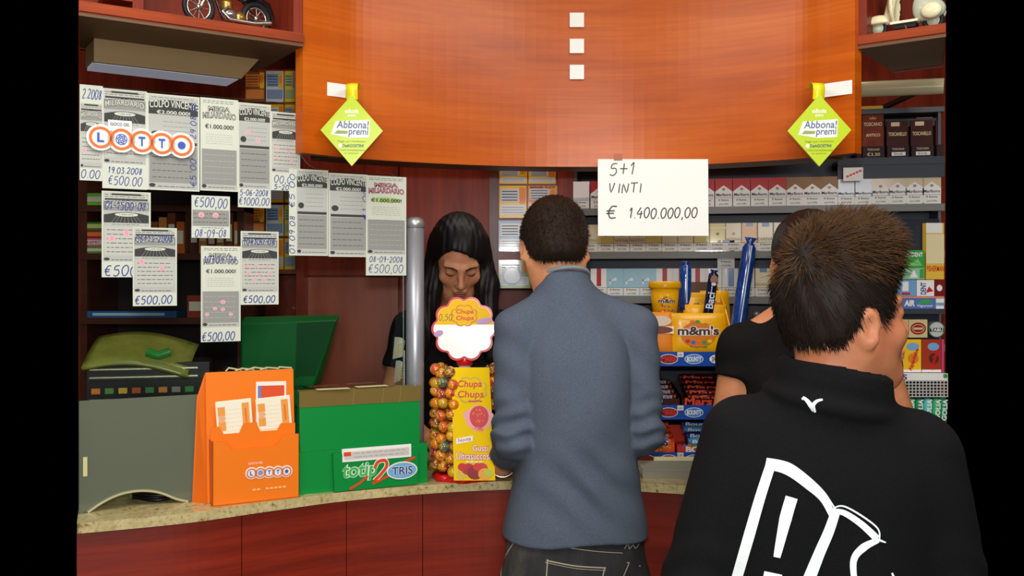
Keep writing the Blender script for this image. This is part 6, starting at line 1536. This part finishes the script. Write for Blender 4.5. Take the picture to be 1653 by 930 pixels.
p = P(1512, 545, GYY+.01); t = thing('sweets_tin', 'round grey sweets tin with white lettering at the end of the middle shelf', 'sweets tin', (p.x, p.y, p.z), 0, 'gum and lozenge packs')
MB().lathe([(.0235, 0), (.0235, .03)], mat('tin_grey', c(120, 140, 130), .3, metal=.4), 28, (0, .0, .0235), False, 'y').build('tin', t)
b = MB(); b.oval(0, .0235, .021, .021, mat('tin_silver', c(190, 200, 194), .35), .0004, 24); b.rect(-.021, .021, .017, .028, ink, .0008); b.text('TABU', -.018, .0185, .036, .008, gw_, .0012, .03); b.build('print', t)
def alp(word, m2):
    def f(b, w, h): b.text(word, w*.10, h*.30, w*1.1, h*.16, redp, .0012, .03, rot=1.25); b.oval(w*.62, h*.42, w*.26, h*.16, m2, .0008, 18); b.oval(w*.60, h*.78, w*.30, h*.12, gb_, .0008, 18); b.rect(0, w, 0, h*.08, gw_, .0007)
    return f
carton(1446, 1451, 548, 601, mat('dark_bag_edge', c(40, 44, 60), .4), 'dark sweets bag edge beside the boy', lambda b, w, h: None, 'sweets bag', 'sweets_bag')
carton(1453, 1487, 548, 601, mat('bag_yellow', c(244, 196, 40), .3, coat=.3), 'yellow sweets bag with red script on the white shelf', alp('Alpenliebe', mat('caramel', c(226, 130, 40), .4)), 'sweets bag', 'sweets_bag')
carton(1488, 1519, 548, 601, mat('bag_maroon', c(170, 60, 40), .3, coat=.3), 'maroon sweets bag with red script on the white shelf', alp('Alpenliebe', mat('choc', c(90, 40, 26), .4)), 'sweets bag', 'sweets_bag')
carton(1520, 1524, 548, 601, mat('bag_pink', c(206, 70, 120), .3), 'pink sweets bag edge at the end of the white shelf', lambda b, w, h: None, 'sweets bag', 'sweets_bag')
golia = [mat('roll_aqua', c(90, 200, 196), .3, coat=.4), mat('roll_green', c(60, 180, 110), .3, coat=.4), mat('roll_dark_green', c(30, 140, 90), .3, coat=.4)]
for k, px in enumerate((1452, 1466, 1480, 1494, 1508, 1519)):
    a = P(px, 712, GYY-.004); t = thing('sweets_roll', 'green and aqua sweets roll standing below the wire grid, %s from the boy' % ORD[k], 'sweets roll', a, 0, 'sweets rolls below the grid'); t.rotation_euler = (.0, .06, 0)
    MB().lathe([(.009, 0), (.0125, .004), (.0125, .118), (.009, .123), (.0, .124)], golia[k % 3], 18).build('roll', t)
    b = MB(); b.text('GOLIA', -.008, .055, .062, .014, gw_, .0130, .03, rot=PI/2); vv = np.array(b.v); c0 = vv.mean(0); b.v = [(x-c0[0], y, z-c0[2]+.085) for x, y, z in b.v]
    b.rect(-.007, .007, .012, .046, mat('roll_light', c(190, 230, 214), .4), .0128); b.build('print', t)

# ================================================================ dark corner seen through the glass
KYB = 3.02
sh = thing('wall_shelf', 'dark wooden wall shelf with sweets and books seen through the glass', 'shelf', (0, 0, 0))
dkw = noise_mat('dark_shelf_wood', [(.3, c(66, 30, 20)), (.8, c(88, 42, 28))], 4, (1, 1, 6), rough=.4)
xa, xb = kx(128)*KYB, kx(392)*KYB
for py in (330, 408, 512): MB().box(xa, xb, KYB, 3.29, zat(py, KYB)-.022, zat(py, KYB)-.002, dkw).build('board', sh)
for x in (xa, xb-.02): MB().box(x, x+.02, KYB+.01, 3.29, TOP, zat(200, KYB), dkw).build('upright', sh)
for px in (232, 300): x = kx(px)*KYB; MB().box(x-.008, x+.008, KYB+.02, 3.29, zat(406, KYB), zat(332, KYB)-.004, dkw).build('divider', sh)
MB().box(xa+.02, xb-.02, 3.27, 3.29, TOP, zat(200, KYB), mat('shelf_back_dark', c(34, 20, 18), .6)).build('back_panel', sh)
def stock(px0, px1, py, h, colr, label, dep=.12, cat='box', name='stock_box', band=None):
    a = kx(px0)*KYB; e = kx(px1)*KYB; t = thing(name, label, cat, (a, KYB+.012, zat(py, KYB)-.0018), 0, 'goods on the dark shelf')
    MB().box(0, e-a, 0, dep, 0, h, mat(name+'_col', c(*colr), .4)).build('carton', t, bevel=.001)
    b = MB(); b.rect((e-a)*.12, (e-a)*.88, h*.3, h*.72, mat(name+'_band', c(*(band or (220, 214, 196))), .4), .0008); b.build('print', t)
stock(131, 166, 330, .038, (120, 190, 70), 'flat green sweets box on the upper dark board'); stock(170, 200, 330, .034, (60, 40, 40), 'flat dark sweets box on the upper dark board', band=(190, 70, 50))
stock(131, 168, 408, .022, (96, 150, 60), 'lowest flat box of the stack at the shelf end, green'); 
for k, (cc, bb, nm) in enumerate((((216, 110, 130), (240, 220, 220), 'pink'), ((150, 40, 36), (220, 120, 60), 'red'), ((70, 120, 50), (190, 200, 120), 'dark green'))):
    a = kx(131)*KYB; e = kx(168)*KYB; t = thing('stock_box', 'flat %s sweets box in the stack at the shelf end' % nm, 'box', (a, KYB+.012, zat(408, KYB)-.0018+.0225+.0255*k), 0, 'goods on the dark shelf')
    MB().box(0, e-a, 0, .12, 0, .025, mat('flat_box_'+nm, c(*cc), .4)).build('carton', t, bevel=.001); b = MB(); b.rect(.008, (e-a)*.85, .006, .019, mat('flat_band_'+nm, c(*bb), .4), .0008)
    if k == 0: b.text('NIPEC', .014, .008, .045, .009, mat('pink_letter', c(170, 40, 70), .4), .0012, .02)
    b.build('print', t)
bk = [(150, 84, 40), (200, 130, 60), (120, 60, 36), (190, 96, 40), (90, 50, 40), (214, 150, 70), (140, 50, 30), (176, 120, 60), (110, 70, 50), (206, 110, 40)]
for k in range(10):
    x0 = 240+14.2*k+(8 if k > 3 else 0)
    stock(x0, x0+12.5, 408, .10+.014*((k*7) % 3), bk[k], 'upright book with a warm-coloured spine on the dark shelf, %s from the stack of boxes' % ORD[k], .15, 'book', 'book')
stock(128.5, 282, 512, .020, (46, 96, 150), 'long flat blue box lying on the lowest dark board', .10, 'box', 'blue_box', band=(170, 200, 220))
for k, (a, e, cc) in enumerate(((300, 326, (150, 60, 40)), (330, 352, (90, 90, 96)), (356, 384, (196, 160, 60)))): stock(a, e, 512, .07-.01*k, cc, 'small %s carton on the lowest dark board' % ['brick red', 'grey', 'mustard'][k])
lampb = mat('small_lamp_glow', c(250, 180, 80), .4)
chrome_strip = mat('strip_chrome', c(190, 186, 150), .25, metal=.8)
# lottery machine with yellow-green cover
q5 = P(214, 450, 2.62); yg = noise_mat('yellow_green_shell', [(.3, c(120, 130, 50)), (.7, c(168, 170, 80))], 10, rough=.25, coat=.4)
t = thing('ticket_printer', 'black ticket printer with a curved yellow-green cover behind the glass', 'ticket printer', (q5.x, q5.y, TOP), .25)
MB().box(-.115, .20, .0, .18, 0, .285, mat('printer_black', c(24, 22, 26), .4)).build('housing', t, bevel=.012)
v = []; f = []; n = 14
for j in range(7):
    for i in range(n+1):
        a = i/n; bb = j/6; x = -.105+.27*a; zz = .345+.028*math.sin(PI*a*.9+.3)-.030*bb**2-.02*a; v.append((x-.02*bb, .02+.15*(1-bb)-.05, zz-.045*bb))
for j in range(6):
    for i in range(n): f.append((j*(n+1)+i, (j+1)*(n+1)+i, (j+1)*(n+1)+i+1, j*(n+1)+i+1))
o = MB().add(v, f, yg, True).build('cover', t); sm = o.modifiers.new('thick', 'SOLIDIFY'); sm.thickness = .012
MB().tube([(.04, -.03, .317), (.07, -.034, .307), (.10, -.03, .317)], .012, mat('bright_green_latch', c(60, 160, 70), .3), 12).build('latch', t)
MB().box(-.11, .19, -.022, -.001, .192, .240, mat('key_row_black', c(14, 14, 16), .3)).build('key_panel', t, bevel=.003)
for zz in (.186, .246, .268): MB().box(-.108, .17, -.010, -.0005, zz, zz+.004, chrome_strip).build('metal_strip', t, bevel=.001)
for k in range(8):
    MB().box(-.10+.034*k, -.078+.034*k, -.028, -.0225, .206, .221, mat('key_%d' % k, c(*[(220, 130, 30), (90, 150, 60), (230, 190, 60), (200, 90, 40), (70, 140, 80), (226, 150, 50), (150, 150, 140), (60, 150, 70)][k]), .35)).build('key', t, bevel=.002)
# pale box with a green label right behind the frosted film
q6 = P(196, 450, 2.30); t = thing('coupon_box', 'yellow-lidded green coupon box dimly seen behind the frosted film', 'box', (q6.x, q6.y, TOP), RG)
MB().box(-.06, .06, 0, .05, 0, .115, mat('film_green', c(60, 150, 60), .4)).build('carton', t, bevel=.002); MB().box(-.062, .062, -.002, .052, .1155, .15, mat('film_yellow', c(226, 200, 40), .4)).build('lid', t, bevel=.002)
b = MB(); b.text('totip', -.045, .06, .06, .03, sign_white, .001, .03); b.oval(.035, .06, .018, .02, redp, .001); b.build('print', t)

# ================================================================ model motorcycle and scooter on the wall cabinets
def wheel(mb, x, z, R, r, mt, mr, spokes=12):
    n = 28
    mb.tube([(x+(R-r)*math.cos(2*PI*i/n), 0, z+(R-r)*math.sin(2*PI*i/n)) for i in range(n+1)], r, mt, 8)
    mb.tube([(x+(R-2.1*r)*math.cos(2*PI*i/n), 0, z+(R-2.1*r)*math.sin(2*PI*i/n)) for i in range(n+1)], r*.35, mr, 6)
    mb.lathe([(R*.16, -R*.12), (R*.16, R*.12)], mr, 12, (x, 0, z), True, 'y')
    for i in range(spokes): a = 2*PI*i/spokes; mb.tube([(x, R*.10*(-1)**i, z), (x+(R-2*r)*math.cos(a), 0, z+(R-2*r)*math.sin(a))], R*.018, mr, 4)
rub = mat('tyre_rubber', c(26, 26, 28), .6); chrome = mat('model_chrome', c(206, 204, 196), .2, metal=.9); brass = mat('model_brass', c(190, 150, 80), .3, metal=.8); blk_g = mat('model_black', c(20, 18, 20), .25, coat=.6); tankr = mat('model_red', c(150, 30, 24), .25, coat=.5)
p = P(372, 450, 2.235); t = thing('model_motorcycle', 'small vintage model motorcycle with spoked wheels on the wooden wall cabinet', 'model motorcycle', (p.x, p.y, 2.1272), rL+.18)
R = .040
b = MB(); wheel(b, -.078, R, R, .006, rub, chrome); o = b.build('front_wheel', t); o.rotation_euler = (0, 0, 0)
b = MB(); wheel(b, .066, R, R, .007, rub, chrome); b.build('rear_wheel', t)
b = MB()
for s in (-1, 1): b.tube([(-.078, s*.011, R), (-.050, s*.011, .098)], .0026, chrome, 8)
b.build('fork', t)
b = MB(); b.tube([(-.118, 0, R+.018), (-.108, 0, R+.038), (-.078, 0, R+.047), (-.046, 0, R+.036)], [.004, .007, .007, .004], brass, 10); b.build('front_mudguard', t)
b = MB(); b.tube([(.030, 0, R+.034), (.060, 0, R+.047), (.096, 0, R+.036), (.110, 0, R+.006)], [.006, .009, .009, .006], blk_g, 10); b.build('rear_mudguard', t)
b = MB(); b.tube([(-.048, 0, .092), (-.030, 0, .05), (-.02, 0, .026), (.03, 0, .024), (.066, 0, R)], .0034, blk_g, 8); b.tube([(-.048, 0, .092), (.03, 0, .075), (.066, 0, R)], .0034, blk_g, 8); b.build('frame', t)
b = MB(); b.ell((-.004, 0, .036), (.022, .014, .017), chrome); b.lathe([(.013, .046), (.015, .049), (.013, .052), (.015, .055), (.013, .058), (.015, .061), (.013, .064), (.010, .068)], brass, 16, (-.010, 0, 0)); b.ell((.024, 0, .034), (.016, .012, .014), brass); b.build('engine', t)
b = MB(); b.tube([(-.012, -.014, .052), (-.028, -.018, .036), (-.012, -.020, .020), (.05, -.020, .022), (.092, -.021, .030)], [.003, .004, .004, .005, .006], chrome, 10); b.build('exhaust', t)
b = MB(); b.ell((-.016, 0, .086), (.034, .015, .014), tankr); b.build('tank', t)
b = MB(); b.ell((.038, 0, .084), (.030, .015, .008), blk_g); b.build('seat', t)
b = MB(); b.tube([(-.04, -.038, .112), (-.052, -.02, .110), (-.054, 0, .106), (-.052, .02, .110), (-.04, .038, .112)], .0026, chrome, 8); b.build('handlebar', t)
b = MB(); b.lathe([(.0, -.012), (.009, -.008), (.013, .004), (.012, .006)], chrome, 18, (-.066, 0, .092), True, 'x'); b.build('headlamp', t)
crm_s = mat('scooter_cream', c(236, 228, 186), .3, coat=.5); mint = mat('scooter_pale_grey', c(190, 196, 176), .3, coat=.4)
p = P(1466, 450, 2.268); t = thing('model_scooter', 'small cream vintage model scooter on the wooden wall cabinet', 'model scooter', (p.x, p.y, 2.1272), rR)
R = .0245
for nm, x in (('front_wheel', -.070), ('rear_wheel', .056)):
    b = MB(); wheel(b, x, R, R, .0055, rub, mint, 6); b.lathe([(.013, -.004), (.013, .004)], mint, 20, (x, 0, R), True, 'y'); b.build(nm, t)
def sc_f(p):                                            # front mudguard bubble
    return sm_max(d_ell(p, (-.068, 0, .034), (.034, .017, .022)), .032-p[2]+.35*(p[0]+.068)*0, .003)
sdf_obj('front_mudguard', sc_f, (-.11, -.03, .02), (-.02, .03, .07), .003, crm_s, t)
def sc_sh(p):                                           # leg shield running up from the footboard
    a = d_cone(p, (-.046, 0, .040), (-.030, 0, .120), .012, .009); b_ = np.maximum(d_ell(p, (-.030, 0, .075), (.014, .036, .050)), -(d_ell(p, (-.022, 0, .075), (.014, .034, .048))))
    return sm_min(a, b_, .006)
sdf_obj('leg_shield', sc_sh, (-.08, -.05, .02), (.01, .05, .14), .003, crm_s, t)
b = MB(); b.box(-.036, .026, -.020, .020, .0245, .030, crm_s); b.build('footboard', t, bevel=.002)
b = MB(); b.box(-.030, .02, -.014, .014, .014, .0235, rub); b.tube([(-.004, -.012, .02), (.004, -.022, .001)], .002, chrome, 6); b.build('underframe', t)
def sc_r(p): return sm_min(d_ell(p, (.050, 0, .050), (.034, .018, .026)), d_ell(p, (.030, 0, .060), (.020, .016, .034)), .01)
sdf_obj('rear_body', sc_r, (-.0, -.04, .01), (.10, .04, .11), .003, mint, t)
for s in (-1, 1):
    b = MB(); b.ell((.056, s*.020, .044), (.024, .010, .019), crm_s); b.build('side_cowl', t)
b = MB(); b.ell((.028, 0, .100), (.024, .014, .008), blk_g); b.ell((.066, 0, .094), (.016, .012, .006), blk_g); b.build('saddle', t)
b = MB(); b.tube([(-.030, -.036, .128), (-.034, 0, .128), (-.030, .036, .128)], [.003, .0055, .003], crm_s, 8); b.ell((-.044, 0, .126), (.008, .009, .009), chrome); b.build('handlebar', t)
